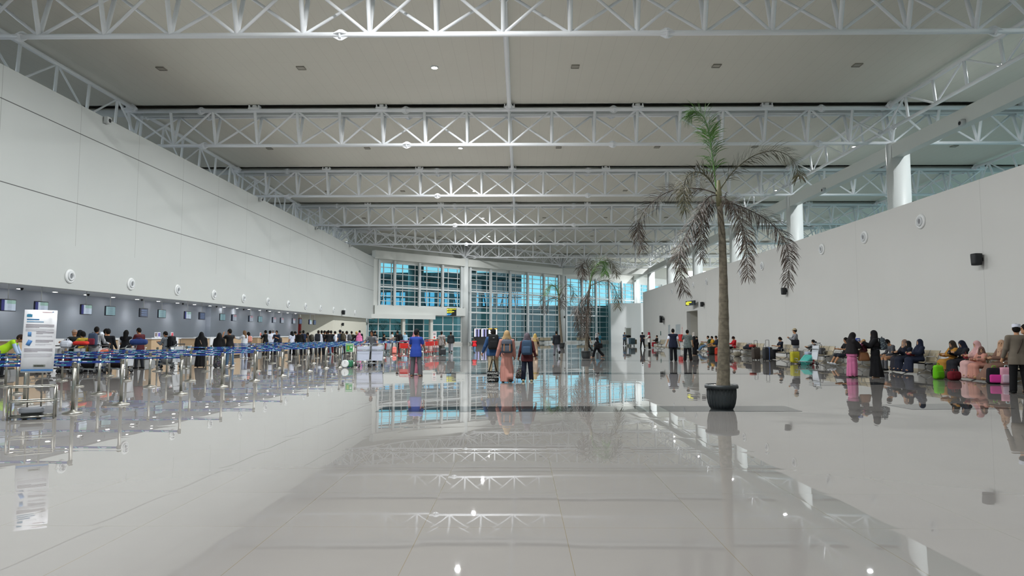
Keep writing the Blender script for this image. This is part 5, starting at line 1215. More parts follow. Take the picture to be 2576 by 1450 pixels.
# ---------------------------------------------------------------- bags
def backpack(pp, label, c, w=.34, h=.48, d=.17, trim=None, strapc=None, off=0, logo=None, front=False, pocket=True, straps_leather=None):
    s = pp['s']; U, Fw = pp['U'], pp['F']; sg = 1 if front else -1
    c0 = pp['pel'] + U * ((.30 + off) * s) + Fw * sg * ((.145) * s + d / 2 + .012)
    loc = W_(pp, c0); ang = math.radians(pp['face']); lean = math.atan2(U[1], U[2])
    t = thing('backpack', label, 'backpack', tuple(loc), ang); R = Matrix.Rotation(-lean, 4, 'X')
    m = c if not isinstance(c, (str, tuple)) else (cloth(c) if isinstance(c, str) else cloth(c[:2], c[2]))
    y1 = sg * d / 2
    MB().rbox((0, 0, 0), (w, d, h), .07, 8, taper=-.06).xf(R).build('main_bag', m, t)
    if pocket: MB().rbox((0, y1 + sg * .02, -h * .17), (w * .74, .07, h * .5), .03, 6).xf(R).build('front_pocket', m if trim is None else cloth(trim), t)
    MB().tube([(-.05, 0, h / 2 - .01), (-.03, 0, h / 2 + .035), (.03, 0, h / 2 + .035), (.05, 0, h / 2 - .01)], .009, 6).xf(R).build('top_handle', cloth(strapc or '#1b1c1f'), t)
    for sx in (-1, 1):
        x = sx * .11 * s; y0 = -sg * d / 2
        pts = [(x, y0, h * .40), (x * 1.05, y0 - sg * .05, h * .40 + .03), (x * 1.1, y0 - sg * .14 * s, .17 * s + .02), (x * 1.12, y0 - sg * .285 * s, .05 * s), (x * 1.2, y0 - sg * .28 * s, -.12 * s), (x * 1.5, y0 - sg * .12 * s, -.2 * s), (x * 1.3, y0, -h * .38)]
        i = MB().tube(smooth_curve([Vector(p) for p in pts], 18), .018, 6).xf(R).build('shoulder_strap', cloth(strapc or '#1b1c1f'), t)
    if straps_leather:
        for sx in (-1, 1): MB().box((sx * w * .26 - .012, y1 + sg * .058, -h * .35), (sx * w * .26 + .012, y1 + sg * .064, h * .2)).xf(R).build('leather_strap', cloth(straps_leather), t)
        MB().rbox((0, y1 + sg * .02, h * .27), (w * .92, .09, h * .34), .03, 5).xf(R).build('flap', cloth(trim or '#4a4f58'), t)
    if logo: MB().box((-.03, y1 + sg * .006, h * .26), (.03, y1 + sg * .010, h * .28)).xf(R).build('small_badge', cloth(logo), t)
    return t
def shoulder_bag(pp, label, c, side=1, size=(.12, .30, .24), drop=.0, fy=0.0):
    s = pp['s']; p = pp['pel'] + V3(side * (.17 * s + size[0] / 2), fy, -drop); t = thing('shoulder_bag', label, 'bag', tuple(W_(pp, p)), math.radians(pp['face'])); m = cloth(c) if isinstance(c, str) else cloth(c[:2], c[2])
    MB().rbox((0, 0, 0), size, .05, 6).build('bag_body', m, t); MB().rbox((side * size[0] * .5, 0, -.02), (.03, size[1] * .7, size[2] * .5), .012, 4).build('pocket', m, t)
    top = pp['sh'] - p + V3(0, 0, .05 * s) + V3(side * .11 * s, 0, 0)
    MB().tube([(0, -size[1] * .4, size[2] * .4), (float(top[0]) * .8, -.13, float(top[2]) * .55), tuple(map(float, top)), (float(top[0]) * .8, .13, float(top[2]) * .55), (0, size[1] * .4, size[2] * .4)], .012, 6).build('strap', m, t); return t
def hand_world(pp, key): return W_(pp, pp['arms'][key][3] + pp['arms'][key][5] * .03)
def suitcase(label, x, y, rz, size, c, handle=True, ribs=True, tilt=0, strap=None, z=0.0, hh=.45, trim='#1c1d20'):
    w, d, h = size; t = thing('suitcase', label, 'suitcase', (x, y, z), rz); R = Matrix.Rotation(tilt, 4, 'X')
    m = mat(c, .45); MB().rbox((0, 0, h / 2 + .05), (w, d, h), .05, 7).xf(R).build('shell', m, t)
    if ribs:
        q = MB()
        for k in range(-2, 3):
            for sy in (-1, 1): q.rbox((k * w * .15, sy * d / 2, h / 2 + .05), (.025, .012, h * .78), .005, 2)
        q.xf(R).build('ribs', m, t)
    q = MB().rbox((0, 0, h / 2 + .05), (w + .006, .014, h + .006), .05, 6).xf(R).build('zip', mat(trim, .6), t)
    for sx in (-1, 1):
        for sy in (-1, 1): MB().lathe([(.028, -.013), (.028, .013)], 12, (sx * (w / 2 - .05), sy * (d / 2 - .05), .028), 'x').xf(R).build('wheel', BLACK, t)
    if handle: MB().tube([(-.1, 0, h + .04), (-.1, 0, h + hh - .01), (-.085, 0, h + hh), (.085, 0, h + hh), (.1, 0, h + hh - .01), (.1, 0, h + .04)], .011, 8).xf(R).build('telescopic_handle', mat('#3b3d40', .4), t)
    MB().tube([(-.07, 0, h + .045), (-.05, 0, h + .075), (.05, 0, h + .075), (.07, 0, h + .045)], .01, 6).xf(R).build('carry_handle', mat(trim, .6), t)
    if strap: MB().rbox((.02, 0, h / 2 + .05), (.06, d + .014, h + .014), .05, 6).xf(R).build('luggage_strap', cloth(strap), t)
    return t
def duffel(label, x, y, z, rz, size, c, name='duffel_bag', cat='bag', strap=True):
    w, d, h = size; t = thing(name, label, cat, (x, y, z), rz); m = cloth(c) if isinstance(c, str) else cloth(c[:2], c[2])
    MB().rbox((0, 0, h / 2), (w, d, h), min(w, d, h) * .42, 8).build('bag_body', m, t)
    if strap:
        for sy in (-1, 1): MB().tube([(-w * .2, sy * d * .3, h * .8), (-w * .12, sy * d * .15, h * 1.18), (w * .12, sy * d * .15, h * 1.18), (w * .2, sy * d * .3, h * .8)], .011, 6).build('handle', m, t)
    MB().rbox((0, -d * .47, h * .42), (w * .6, .04, h * .45), .015, 4).build('pocket', m, t); return t
def school_bag(label, x, y, rz, size, c, trim, strapc='#222', pc=None):
    w, d, h = size; t = thing('backpack', label, 'backpack', (x, y, 0), rz); m = cloth(c) if isinstance(c, str) else cloth(c[:2], c[2])
    MB().rbox((0, 0, h / 2), (w, d, h), .07, 8, taper=-.08).build('main_bag', m, t); MB().rbox((0, -d / 2 - .01, h * .34), (w * .8, .06, h * .5), .03, 6).build('front_pocket', cloth(pc or trim), t)
    MB().tube([(-.05, 0, h - .01), (-.03, 0, h + .06), (.03, 0, h + .06), (.05, 0, h - .01)], .012, 6).build('top_handle', cloth(trim), t)
    for sx in (-1, 1): MB().tube([(sx * .09, d / 2, h * .85), (sx * .11, d / 2 + .07, h * .6), (sx * .11, d / 2 + .05, h * .3), (sx * .1, d / 2, h * .1)], .014, 6).build('shoulder_strap', cloth(strapc), t)
    return t
# ---------------------------------------------------------------- seats and trolleys
TAN = NT('perforated_tan'); tc = TAN.n('ShaderNodeTexCoord'); v = TAN.n('ShaderNodeTexVoronoi'); v.inputs['Scale'].default_value = 55; v.inputs['Randomness'].default_value = 0; TAN.l(tc.outputs['Object'], v.inputs['Vector'])
TAN.col(TAN.mix(TAN.math('LESS_THAN', v.outputs['Distance'], .3), lin('#b3a78d'), lin('#7c735f'))); TAN.b.inputs['Roughness'].default_value = .4; TAN = TAN.m
CHR = mat('#c4c6c8', .15, 1.0)
BW = .60
def bench(label, x, y0, n, rz=0, z=0):
    """a row of n joined seats along +Y, sitters face -X"""
    t = thing('airport_bench', label, 'bench', (x, y0, 0), rz, 'beam seats'); L = n * BW
    for k in range(n):
        y = (k + .5) * BW
        def sheet(prof, nm):
            mb = MB(); w = BW / 2 - .025
            for (ax, az), (bx_, bz) in zip(prof[:-1], prof[1:]):
                mb.beam((ax, y, az), (bx_, y, bz), 2 * w, .018, (0, 0, 1))
            return mb.build(nm, TAN, t)
        sheet([(-.26, .435), (-.22, .45), (.1, .435), (.2, .44)], 'seat'); sheet([(.2, .46), (.25, .60), (.34, .84), (.36, .87)], 'backrest')
    MB().box((-.03, .0, .36), (.05, L, .42)).build('beam', mat('#202326', .4), t)
    for y in [.02] + [k * BW for k in range(1, n)] + [L - .02]:
        MB().tube([(-.2, y, .43), (-.22, y, .62), (-.17, y, .655), (.18, y, .655), (.22, y, .6)], .014, 8).build('armrest', CHR, t); MB().tube([(-.24, y, .415), (.16, y, .415), (.22, y, .47), (.37, y, .88)], .016, 8).build('side_frame', CHR, t)
    for y in (.35, L - .35): MB().tube([(-.32, y, .025), (-.12, y, .10), (0, y, .16), (.14, y, .10), (.34, y, .025)], .024, 8).tube([(0, y, .15), (0, y, .38)], .028, 8).build('leg', CHR, t)
    return t
def trolley(label, x, y, rz, panel='#dfe2ee', frame=None, basket=True, group='luggage trolleys', red=False):
    """push side at -Y: handle and advert panel; the loading deck runs towards +Y"""
    t = thing('luggage_trolley', label, 'luggage trolley', (x, y, 0), rz, group); fm = frame or mat('#aeb3b6', .3, .8); pm = mat(panel, .4)
    hw_ = .29
    MB().tube([(-hw_, .12, .16), (-hw_, -.02, 1.0), (-hw_ + .04, -.05, 1.05), (hw_ - .04, -.05, 1.05), (hw_, -.02, 1.0), (hw_, .12, .16)], .017, 8).build('upright_frame', fm, t)
    MB().tube([(-hw_ + .03, -.07, 1.05), (hw_ - .03, -.07, 1.05)], .022, 8).build('handle', mat('#2b2b2e', .5) if not red else mat('#b92724', .4), t)
    if not red:
        MB().beam((0, .085, .27), (0, .028, .72), .56, .02, (0, 1, 0)).build('advert_panel', pm, t); MB().beam((0, .02, .76), (0, -.0, .94), .56, .02, (0, 1, 0)).build('top_panel', pm, t)
        MB().tube([(-hw_, .02, .74), (hw_, .02, .74)], .013, 8).build('cross_bar', fm, t)
    else:
        MB().beam((0, .03, .62), (0, -.0, .92), .5, .02, (0, 1, 0)).build('red_panel', pm, t)
        for xx in (-.1, .1): MB().tube([(xx, .1, .2), (xx, .03, .62)], .012, 6).build('red_bar', fm, t)
    MB().tube([(-hw_, .10, .15), (-hw_ + .02, .45, .17), (-.09, .95, .2), (.09, .95, .2), (hw_ - .02, .45, .17), (hw_, .10, .15)], .018, 8).tube([(-hw_ + .02, .3, .17), (hw_ - .02, .3, .17)], .014, 6).tube([(-.2, .62, .18), (.2, .62, .18)], .014, 6).build('deck_frame', fm, t)
    MB().tube([(-.12, .98, .2), (-.12, 1.0, .33), (.12, 1.0, .33), (.12, .98, .2)], .014, 6).build('nose_bar', fm, t)
    if basket:
        MB().tube([(-hw_ + .02, .02, .98), (-hw_ + .02, .26, .93), (hw_ - .02, .26, .93), (hw_ - .02, .02, .98)], .011, 6).tube([(-hw_ + .02, .06, .80), (-hw_ + .02, .24, .80), (hw_ - .02, .24, .80), (hw_ - .02, .06, .80)], .009, 6).build('basket', fm, t)
    for (a, b) in ((-hw_ + .02, .12), (hw_ - .02, .12), (0, .85)):
        MB().lathe([(.03, -.024), (.072, -.022), (.078, 0), (.072, .022), (.03, .024)], 18, (a, b, .078), 'x').build('wheel', mat('#26282b', .5), t); MB().box((a - .035, b - .02, .07), (a - .027, b + .02, .17)).box((a + .027, b - .02, .07), (a + .035, b + .02, .17)).build('wheel_fork', fm, t)
    return t
# ================================================================ the three walkers in front and people in the middle of the hall
BLK, NAVY, GREY, WHT = '#191a1c', '#20263a', '#6c6e72', '#d6d8dc'
HAIR = '#14110f'
HOLD = dict(ra=(22, 8, 95, .3), la=(22, 8, 95, .3))
# man with black cap
pp = person('man in black cap and blue denim jacket walking away with a black backpack', 1241, 22.9, 1.735, 4, 'walk2', 1, [('jacket', '#2f4c74'), ('trousers', '#8c8069'), ('shoes', '#26262a'), ('hair', HAIR), ('cap', '#141416'), ('collar', '#34547e')], hyaw=-6, la=(10, 20, 18), ra=(8, 8, 14), rl=(30, 3, 30))
backpack(pp, 'large black backpack on the man in the denim jacket', '#1d1e20', .36, .52, .2, off=.04, logo='#d8d8d8')
h = hand_world(pp, 'la'); t = thing('phone', 'black and white phone in the left hand of the man in denim', 'phone', tuple(h), .3); MB().rbox((0, .02, -.06), (.075, .012, .15), .005, 2).build('body', mat('#1a1b1f', .3), t); MB().box((-.033, .012, -.125), (.033, .0135, .005)).build('screen', mat('#c8ccd4', .2), t)
# woman with tan hijab and tote
pp = person('woman in tan hijab and long dusty pink robe walking away with a tote', 1275, 20.4, 1.615, 2, 'walk', 2, [('robe', '#a9786e'), ('hijab', '#a08660', 'mid'), ('shoes', '#1c1a1a')], female=True, la=(6, 16, 10), ra=(6, 9, 20), rl=(-9, 2, 14), ll=(12, 2, 6))
backpack(pp, 'grey backpack with brown leather straps on the woman in pink', '#3c424c', .34, .42, .15, trim='#565b66', strapc='#565b66', straps_leather='#b0754a', off=-.02)
h = hand_world(pp, 'la'); t = thing('tote_bag', 'black canvas tote with white lettering held by the woman in pink', 'tote bag', (h.x - .10, h.y - .06, h.z), math.radians(-4))
cb = cloth('#121314'); MB().rbox((0, 0, -.53), (.36, .13, .34), .03, 6).build('bag_body', cb, t)
for yy2 in (-.05, .05): MB().tube([(-.12, yy2, -.37), (-.03, yy2 * .3, -.02), (0, yy2 * .1, .0), (.03, yy2 * .3, -.02), (.12, yy2, -.37)], .014, 6).build('handle', cb, t)
def lettering(txt, size, loc, m, parent, name='lettering', rot=(PI / 2, 0, 0)):
    cu = bpy.data.curves.new(name, 'FONT'); cu.body = txt; cu.size = size; cu.align_x = 'LEFT'; cu.extrude = .001
    tmp = bpy.data.objects.new('tmp', cu); me = bpy.data.meshes.new_from_object(tmp); bpy.data.objects.remove(tmp); me.materials.clear(); me.materials.append(m)
    return put(name, me, parent, loc, rot)
for tx, zz, sz in (('MAKING', -.455, .088), ('LOCATION', -.565, .069), ('OPEN', -.66, .088)): lettering(tx, sz, (-.165, -.068, zz), mat('#dcdcd8', .6), t)
MB().box((-.02, -.068, -.5), (.12, -.064, -.49)).box((.06, -.068, -.635), (.15, -.064, -.63)).build('small_print', mat('#9a9a98', .6), t)
# woman with grey hijab
pp = person('woman in grey hijab, maroon jumper and navy trousers walking away', 1326, 20.8, 1.53, -3, 'stand', 2, [('shirt', '#4a2326', 'long'), ('trousers', '#1b1f2e', 'loose'), ('hijab', '#585058', 'short'), ('shoes', '#d3c7a4')], female=True, ll=(-3, 3, 12), rl=(3, 4, 3), la=(4, 14, 8), ra=(-6, 14, 30))
backpack(pp, 'blue canvas backpack on the woman in grey hijab', '#34485e', .33, .46, .17, trim='#3a5068', strapc='#20242c', off=-.02)
h = hand_world(pp, 'la'); t = thing('hand_bag', 'dark flowered handbag hanging from the hand of the woman in grey hijab', 'bag', (h.x + .06, h.y, h.z), 0)
fb_ = cloth(('#35312e', '#775544'), 'floral')
MB().rbox((0, 0, -.42), (.24, .16, .33), .06, 7, taper=-.25).build('bag_body', fb_, t)
for yy2 in (-.04, .04): MB().tube([(-.03, yy2, -.27), (-.012, yy2 * .4, -.03), (.0, 0, 0), (.012, yy2 * .4, -.03), (.03, yy2, -.27)], .012, 6).build('handle', cloth(BLK), t)
# further away
pp = person('woman in gold hijab and long beige dress walking ahead of the group', 1346, 43, 1.55, -6, 'walk', 1, [('robe', '#a08a74'), ('hijab', '#b59a5c', 'mid'), ('shoes', '#2c2320')], female=True)
shoulder_bag(pp, 'small black shoulder bag on the woman in gold hijab', BLK, 1, (.08, .2, .18), -.12, -.06)
person('small boy in red and black shirt walking towards the camera', 1193.5, 51.5, 1.16, 172, 'walk', 2, [('shirt', '#23201f'), ('vest', '#c8262e'), ('trousers', '#5f7d9c'), ('shoes', BLK), ('hair', HAIR), ('belt', '#d65a30')])
person('man in black jacket and grey trousers walking towards the glass', 1400, 46, 1.75, 6, 'walk', 1, [('jacket', '#202328'), ('trousers', '#71727a', 'loose'), ('shoes', BLK), ('hair', HAIR)], rl=(-22, 2, 40))
person('distant person in black bending by the far seats', 1296, 103, 1.6, 90, 'stand', 1, [('jacket', BLK), ('trousers', BLK), ('hair', HAIR), ('shoes', BLK)], lean=22)
pp = person('man in bright blue polo shirt and grey trousers standing with his back turned', 1047, 23.2, 1.665, -8, 'stand', 2, [('tee', '#2a4292', 'long'), ('trousers', '#55565a', 'loose'), ('hair', '#141212'), ('cap', '#17171b', 'noviz'), ('shoes', '#5a4536', 'sandal'), ('collar', '#2a4292')], ll=(3, 4, 4), rl=(1, 6, 4), la=(22, 14, 55, .5), ra=(22, 14, 45, .5), hyaw=-22)
person('woman in long pink robe half hidden behind the man in blue', 1046, 24.6, 1.62, 178, 'stand', 3, [('robe', '#9b5f70', 'wide'), ('hijab', '#b07a86', 'mid')], female=True, la=(20, 8, 60, .5), ra=(20, 8, 60, .5))
pp = person('man in patterned shirt pulling a black case towards the entrance', 1111, 46.4, 1.73, 4, 'walk', 2, [('tee', ('#8f8886', '#57504f', 'dots'), 'long'), ('trousers', '#4c4d4a', 'loose'), ('hair', HAIR), ('shoes', BLK), ('strap', '#3a302a', 1)], ra=(-6, 9, 12))
shoulder_bag(pp, 'brown satchel at the side of the man in patterned shirt', '#5c4638', 1, (.09, .24, .2), -.02)
suitcase('small black cabin case rolled behind the man in patterned shirt', x_at(1115, 45.4), 45.4, .1, (.38, .24, .42), '#23252a', True, False)
person('man in black leather jacket, cap and grey trousers walking to the entrance', 1134, 52.7, 1.7, 2, 'walk', 1, [('jacket', '#26282a'), ('trousers', '#83848a', 'loose'), ('shoes', '#3a2c26'), ('hair', HAIR), ('cap', '#1d1e22')], hyaw=8)
pp = person('woman in grey hijab and black jacket walking left past the potted palm', 1502, 41.7, 1.57, 78, 'walk', 3, [('jacket', '#1c1d20', 'long'), ('trousers', '#17181b', 'loose'), ('hijab', '#9b9ca0', 'mid'), ('shoes', '#b08a72'), ('collar', WHT)], female=True, hyaw=8)
shoulder_bag(pp, 'round black shoulder bag on the woman in grey hijab by the palm', '#1b1b1d', -1, (.16, .36, .3), .05, -.18)
person('man in teal shirt and face mask walking towards the camera', 1505, 56, 1.66, 175, 'walk', 2, [('tee', '#2f6f86', 'long'), ('trousers', '#3a424c'), ('hair', HAIR), ('mask', '#6fd0c8'), ('shoes', GREY)])
person('person in black behind the trunk of the second palm', 1478, 55, 1.6, 60, 'walk', 1, [('tee', BLK), ('trousers', BLK), ('hair', HAIR), ('shoes', BLK)], ra=(-20, 30, 5))
person('girl in blue and grey top standing by a loaded trolley', 1571, 82, 1.68, 195, 'stand', 1, [('tee', '#54738f'), ('trousers', '#3f4248'), ('hair', HAIR, 'bob'), ('shoes', '#d0d2d6')], female=True, **HOLD)
person('man in dark T-shirt and black trousers walking along the right wall', 1616, 67, 1.72, 4, 'walk', 1, [('tee', '#2b2d38'), ('trousers', '#141416'), ('hair', HAIR), ('shoes', BLK)])
person('woman in red and teal headscarf with a white top near the right wall', 1633, 62.5, 1.66, 70, 'stand', 3, [('shirt', '#dcdad6', 'long'), ('trousers', '#18181b'), ('hijab', '#a03040', 'mid'), ('cap', '#2f8f98', 'noviz'), ('shoes', '#d8d8d8')], female=True, la=(30, 10, 60))
pp = person('guard in navy vest over white shirt walking away', 1693, 36.4, 1.79, -2, 'stand', 1, [('tee', '#dfe4f2', 'long'), ('vest', '#1d2133', 'long'), ('trousers', '#16171d', 'loose'), ('hair', HAIR), ('shoes', '#101012'), ('collar', '#e4e6ee')], hyaw=-12, ll=(-6, 3, 10), rl=(6, 3, 4), la=(4, 16, 14), ra=(2, 16, 14))
person('man in grey batik shirt and black trousers walking beside the guard', 1729, 36.4, 1.73, -4, 'stand', 1, [('tee', ('#5a6664', '#7b8684', 'batik'), 'long'), ('trousers', '#131418', 'loose'), ('hair', HAIR), ('shoes', '#2a1a18')], hyaw=-25, ll=(2, 4, 5), rl=(-4, 4, 8), la=(40, 12, 70, .5), ra=(2, 14, 18))
person('woman in pale hijab and black robe behind the man in batik', 1746, 46, 1.6, 80, 'stand', 3, [('robe', '#1d1d20'), ('hijab', '#b9b4ae', 'short')], female=True)
person('dark-haired child in black standing by the right wall seats', 1753, 54.5, 1.28, 70, 'stand', 3, [('jacket', '#1e1a20'), ('trousers', '#1a1a1e'), ('hair', HAIR, 'bob'), ('shoes', BLK)], female=True, **HOLD)
# trolley with bags beside the girl, people on the far seats
trolley('loaded luggage trolley beside the girl in blue and grey', x_at(1581, 80), 80, math.radians(-60))
suitcase('teal suitcase on the far loaded trolley', x_at(1588.5, 79.6), 79.4, .4, (.7, .45, .72), '#3c5660', False, z=.2)
suitcase('olive suitcase on the far loaded trolley', x_at(1597, 79.6), 79.8, .4, (.42, .4, .55), '#6f6a58', False, z=.2)
duffel('black bag lying on top of the far loaded trolley', x_at(1581, 80), 80, 1.06, .3, (.6, .3, .25), BLK)
bench('tan perforated beam seats at the far end of the right wall', 14.6, 68.0, 4)
person('distant person in black and red trousers sitting on the far bench', 0, 70.2, 1.68, 88, 'sit', 1, [('jacket', '#25201f'), ('trousers', '#a02834'), ('hair', HAIR), ('shoes', WHT)], x=14.5, vox=.03)

# ================================================================ people waiting along the right wall
BXX = 15.15
for i, (y, n, lab) in enumerate(((18.0, 4, 'under the women with the pink bags, nearest'), (20.55, 4, 'under the woman in the blue-black headscarf'), (24.5, 4, 'under the women in navy, chrome end in view'), (29.1, 4, 'behind the woman in the pink skirt'), (32.6, 4, 'beside the white trolley and the turquoise case'),
                               (37.3, 4, 'under the woman in the navy T-shirt'), (42.0, 4, 'holding the black duffel'), (45.2, 4, 'under the man in the red jersey'), (50.0, 4, 'under the man in the yellow T-shirt'), (52.6, 4, 'under the man in jeans'), (58.5, 4, 'empty, behind the batik shirt'))):
    bench('tan beam seats along the right wall, %s' % lab, BXX, y, n)
def sitter(label, y, H, wear, skin=1, dx=-.02, face=90, **kw): return person(label, 0, y, H, face, 'sit', skin, wear, x=BXX + dx, **kw)
# nearest group
sitter('seated woman in navy headscarf and black jacket looking at a phone', 22.72, 1.58, [('robe', '#23242a'), ('jacket', '#1d2024'), ('hijab', '#1b2030', 'short'), ('shoes', '#2c2a2a')], 3, female=True, hpitch=26, la=(38, 6, 70, .3), ra=(38, 6, 70, .3))
person('seated woman in mustard dress behind the woman with the phone', 0, 23.12, 1.55, 92, 'sit', 3, [('robe', '#a87a35'), ('hijab', '#3a342c', 'short')], x=BXX - .1, female=True, hpitch=18)
sitter('seated woman in pale pink headscarf and white blouse', 22.02, 1.55, [('robe', '#c9a3a0'), ('hijab', '#c79c9c', 'mid')], 3, female=True, face=84, hpitch=14)
person('girl in brown headscarf leaning on the bench beside the pink headscarf', 0, 21.55, 1.25, 100, 'sit', 3, [('robe', '#c08a7c'), ('hijab', '#6a5048', 'mid')], x=BXX - .22, female=True, hpitch=10, hyaw=40, seat=.42)
person('seated woman in beige headscarf and brown dress with legs stretched out', 0, 20.75, 1.62, 82, 'sit', 3, [('robe', '#7a5e52', 'wide'), ('hijab', '#b8977e', 'mid'), ('shoes', '#b89468', 'sandal')], x=BXX - .1, female=True, hyaw=42, ll=(74, 12, 40), rl=(76, 14, 46), lean=2)
t = thing('purse', 'round dark red purse in the lap of the woman in pink headscarf', 'bag', (BXX - .38, 22.05, .74), 1.2); MB().rbox((0, 0, 0), (.24, .12, .16), .055, 6).build('bag_body', mat('#7a1c26', .3), t); MB().tube([(-.1, 0, .05), (0, 0, .16), (.1, 0, .05)], .008, 6).build('handle', mat('#5a141c', .4), t)
t = thing('phone', 'black phone in the hands of the woman in navy headscarf', 'phone', (BXX - .52, 22.68, .88), .3); MB().rbox((0, 0, 0), (.012, .08, .16), .004, 2, M=Matrix.Rotation(.6, 3, 'Y')).build('body', mat('#15161a', .3), t); MB().rbox((.008, 0, 0), (.004, .07, .14), .001, 2, M=Matrix.Rotation(.6, 3, 'Y')).build('screen', mat('#4a5a70', .2), t)
p = at_z(2366, 955); school_bag('bright lime green backpack standing on the floor', p.x, p.y + .1, .1, (.31, .2, .46), '#6fc41e', '#5fae1a')
p = at_z(2385, 952); duffel('brown soft bag behind the lime green backpack', p.x, p.y + .1, 0, .3, (.3, .25, .24), '#4f4440')
p = at_z(2406, 958); duffel('dark red and white bag at the feet of the woman with the phone', p.x, p.y + .1, 0, .2, (.42, .25, .3), '#6e1c26')
p = at_z(2508, 967); school_bag('black and hot pink school backpack standing on the floor', p.x, p.y + .1, -.3, (.38, .22, .48), '#1d1b22', '#7cc040', '#222', '#d8409a')
p = at_z(2541, 968); school_bag('pastel pink rounded backpack beside the hot pink one', p.x, p.y + .12, -.2, (.4, .22, .5), '#d49aac', '#bcd8d8', '#d49aac', '#cfb4c4')
# woman in pink skirt and her companions
pp = person('standing woman in long black headscarf and pink skirt holding a toddler', 2141, 22.95, 1.56, -80, 'stand', 3, [('skirt', '#b8688c'), ('shirt', '#b8688c'), ('hijab', '#1d1a1c', 'long'), ('shoes', '#3a2f2c')], female=True, hpitch=25, la=(40, 6, 90, .3), ra=(40, 6, 90, .3), lean=0)
q = W_(pp, pp['pel'] + V3(.02, .43, .12)); person('toddler in maroon top with tan hat carried by the woman in pink skirt', 0, q.y, .78, 95, 'sit', 3, [('shirt', '#4a1f26'), ('trousers', '#6a4a44'), ('cap', '#b59468', 'noviz'), ('hair', '#9a7a50'), ('shoes', '#7a4a4a')], x=q.x + .02, z0=q.z - .10, seat=.02, la=(60, 10, 20), ra=(60, 10, 20))
q = W_(pp, pp['pel'] + V3(.0, .27, -.12)); t = thing('shoulder_bag', 'large tan leather bag on the arm of the woman in pink skirt', 'bag', tuple(q), math.radians(10)); MB().rbox((.1, -.12, 0), (.38, .14, .3), .06, 7, taper=-.2).build('bag_body', mat('#a06c48', .5), t); MB().tube([(-.04, -.12, .12), (.02, -.05, .38), (.16, -.05, .38), (.24, -.12, .12)], .012, 6).build('strap', mat('#8a5a3c', .5), t)
sitter('seated person in dark top and shorts with white sneakers stretching a leg', 30.6, 1.68, [('tee', '#1f2024'), ('shorts', '#2c3038', 'loose'), ('hair', HAIR), ('shoes', '#dde0e6')], 1, dx=-.12, ll=(80, 8, 46), rl=(82, 10, 52), hpitch=10)
pp = person('standing woman in black robe and headscarf with a patterned backpack', 2200, 22.75, 1.62, 74, 'stand', 3, [('robe', '#17171a', 'wide'), ('hijab', '#1b181b', 'mid'), ('band', '#d8dce0')], female=True, la=(42, 6, 80, .2), ra=(30, 8, 60, .2), hyaw=-18)
backpack(pp, 'dark backpack with small white pattern on the woman in black', ('#39424a', '#9fb0b0', 'dots'), .32, .42, .17, strapc='#2a2d33')
q = hand_world(pp, 'la'); t = thing('folder', 'bright blue plastic folder held by the woman in black', 'folder', (q.x - .08, q.y, q.z + .02), .2); MB().rbox((0, 0, .03), (.17, .03, .11), .008, 2).build('cover', mat('#2440a0', .4), t); MB().box((-.05, -.018, .0), (.05, -.015, .05)).build('label_card', mat('#c8d0dc', .4), t)
# group in navy on the next bench
sitter('seated man in grey jumper leaning forward with head bowed', 26.75, 1.7, [('shirt', '#53555a'), ('trousers', '#5c5d62'), ('hair', HAIR), ('shoes', BLK)], 1, hpitch=35, lean=18, dx=-.08)
sitter('seated woman in beige headscarf at the back of the navy group', 26.2, 1.55, [('robe', '#2a2a32'), ('hijab', '#8c7468', 'short')], 3, dx=.0, female=True)
sitter('seated girl in black headscarf and navy dress eating', 25.75, 1.45, [('robe', '#1c2130'), ('hijab', '#16171a', 'mid')], 3, dx=-.12, female=True, la=(40, 8, 115, .3), ra=(30, 8, 80, .3))
sitter('seated woman in navy headscarf and navy dress with red purse', 25.05, 1.6, [('robe', '#1e2436', 'wide'), ('hijab', '#1d2236', 'mid')], 3, dx=-.1, female=True, ll=(84, 10, 70), rl=(84, 10, 76))
t = thing('purse', 'flat red purse in the lap of the woman in navy dress', 'bag', (BXX - .42, 25.05, .72), .4); MB().rbox((0, 0, 0), (.3, .16, .09), .035, 6, M=Matrix.Rotation(.2, 3, 'Y')).build('bag_body', mat('#8e2a2e', .45), t); MB().tube([(.1, .06, .03), (.3, .1, .12), (.28, -.05, .2)], .008, 6).build('strap', mat('#6e2024', .5), t)
# further benches
pp = person('standing man in grey jumper and sand cap with crossed arms', 2001, 35.4, 1.80, 80, 'stand', 1, [('shirt', '#85878d', 'long'), ('trousers', '#a99e92', 'loose'), ('hair', HAIR), ('cap', '#b3a68a'), ('shoes', '#6a5a4c')], la=(30, 4, 95, .8), ra=(30, 4, 95, .8))
shoulder_bag(pp, 'black laptop bag hanging in front of the man in sand cap', '#22222a', -1, (.12, .40, .30), -.08, .08)
p = at_x(1996, 910, 14.2); suitcase('upright yellow suitcase on the floor by the man in sand cap', 13.75, 33.2, .15, (.42, .26, .56), '#b8b020', False)
suitcase('turquoise suitcase leaning against the yellow one', 13.55, 31.75, -.9, (.44, .27, .62), '#4fb8ae', False, tilt=-1.05, z=.06)
duffel('red bag on the floor behind the turquoise suitcase', 14.2, 32.4, 0, .2, (.3, .26, .3), '#b8343c')
sitter('girl in black top sitting beside a grey tote', 34.0, 1.4, [('jacket', '#1c1d22'), ('trousers', '#b8c4da'), ('hair', HAIR, 'bob'), ('shoes', '#b86a6a')], 3, dx=-.1, female=True, hpitch=16, la=(40, 8, 70, .3), ra=(40, 8, 70, .3))
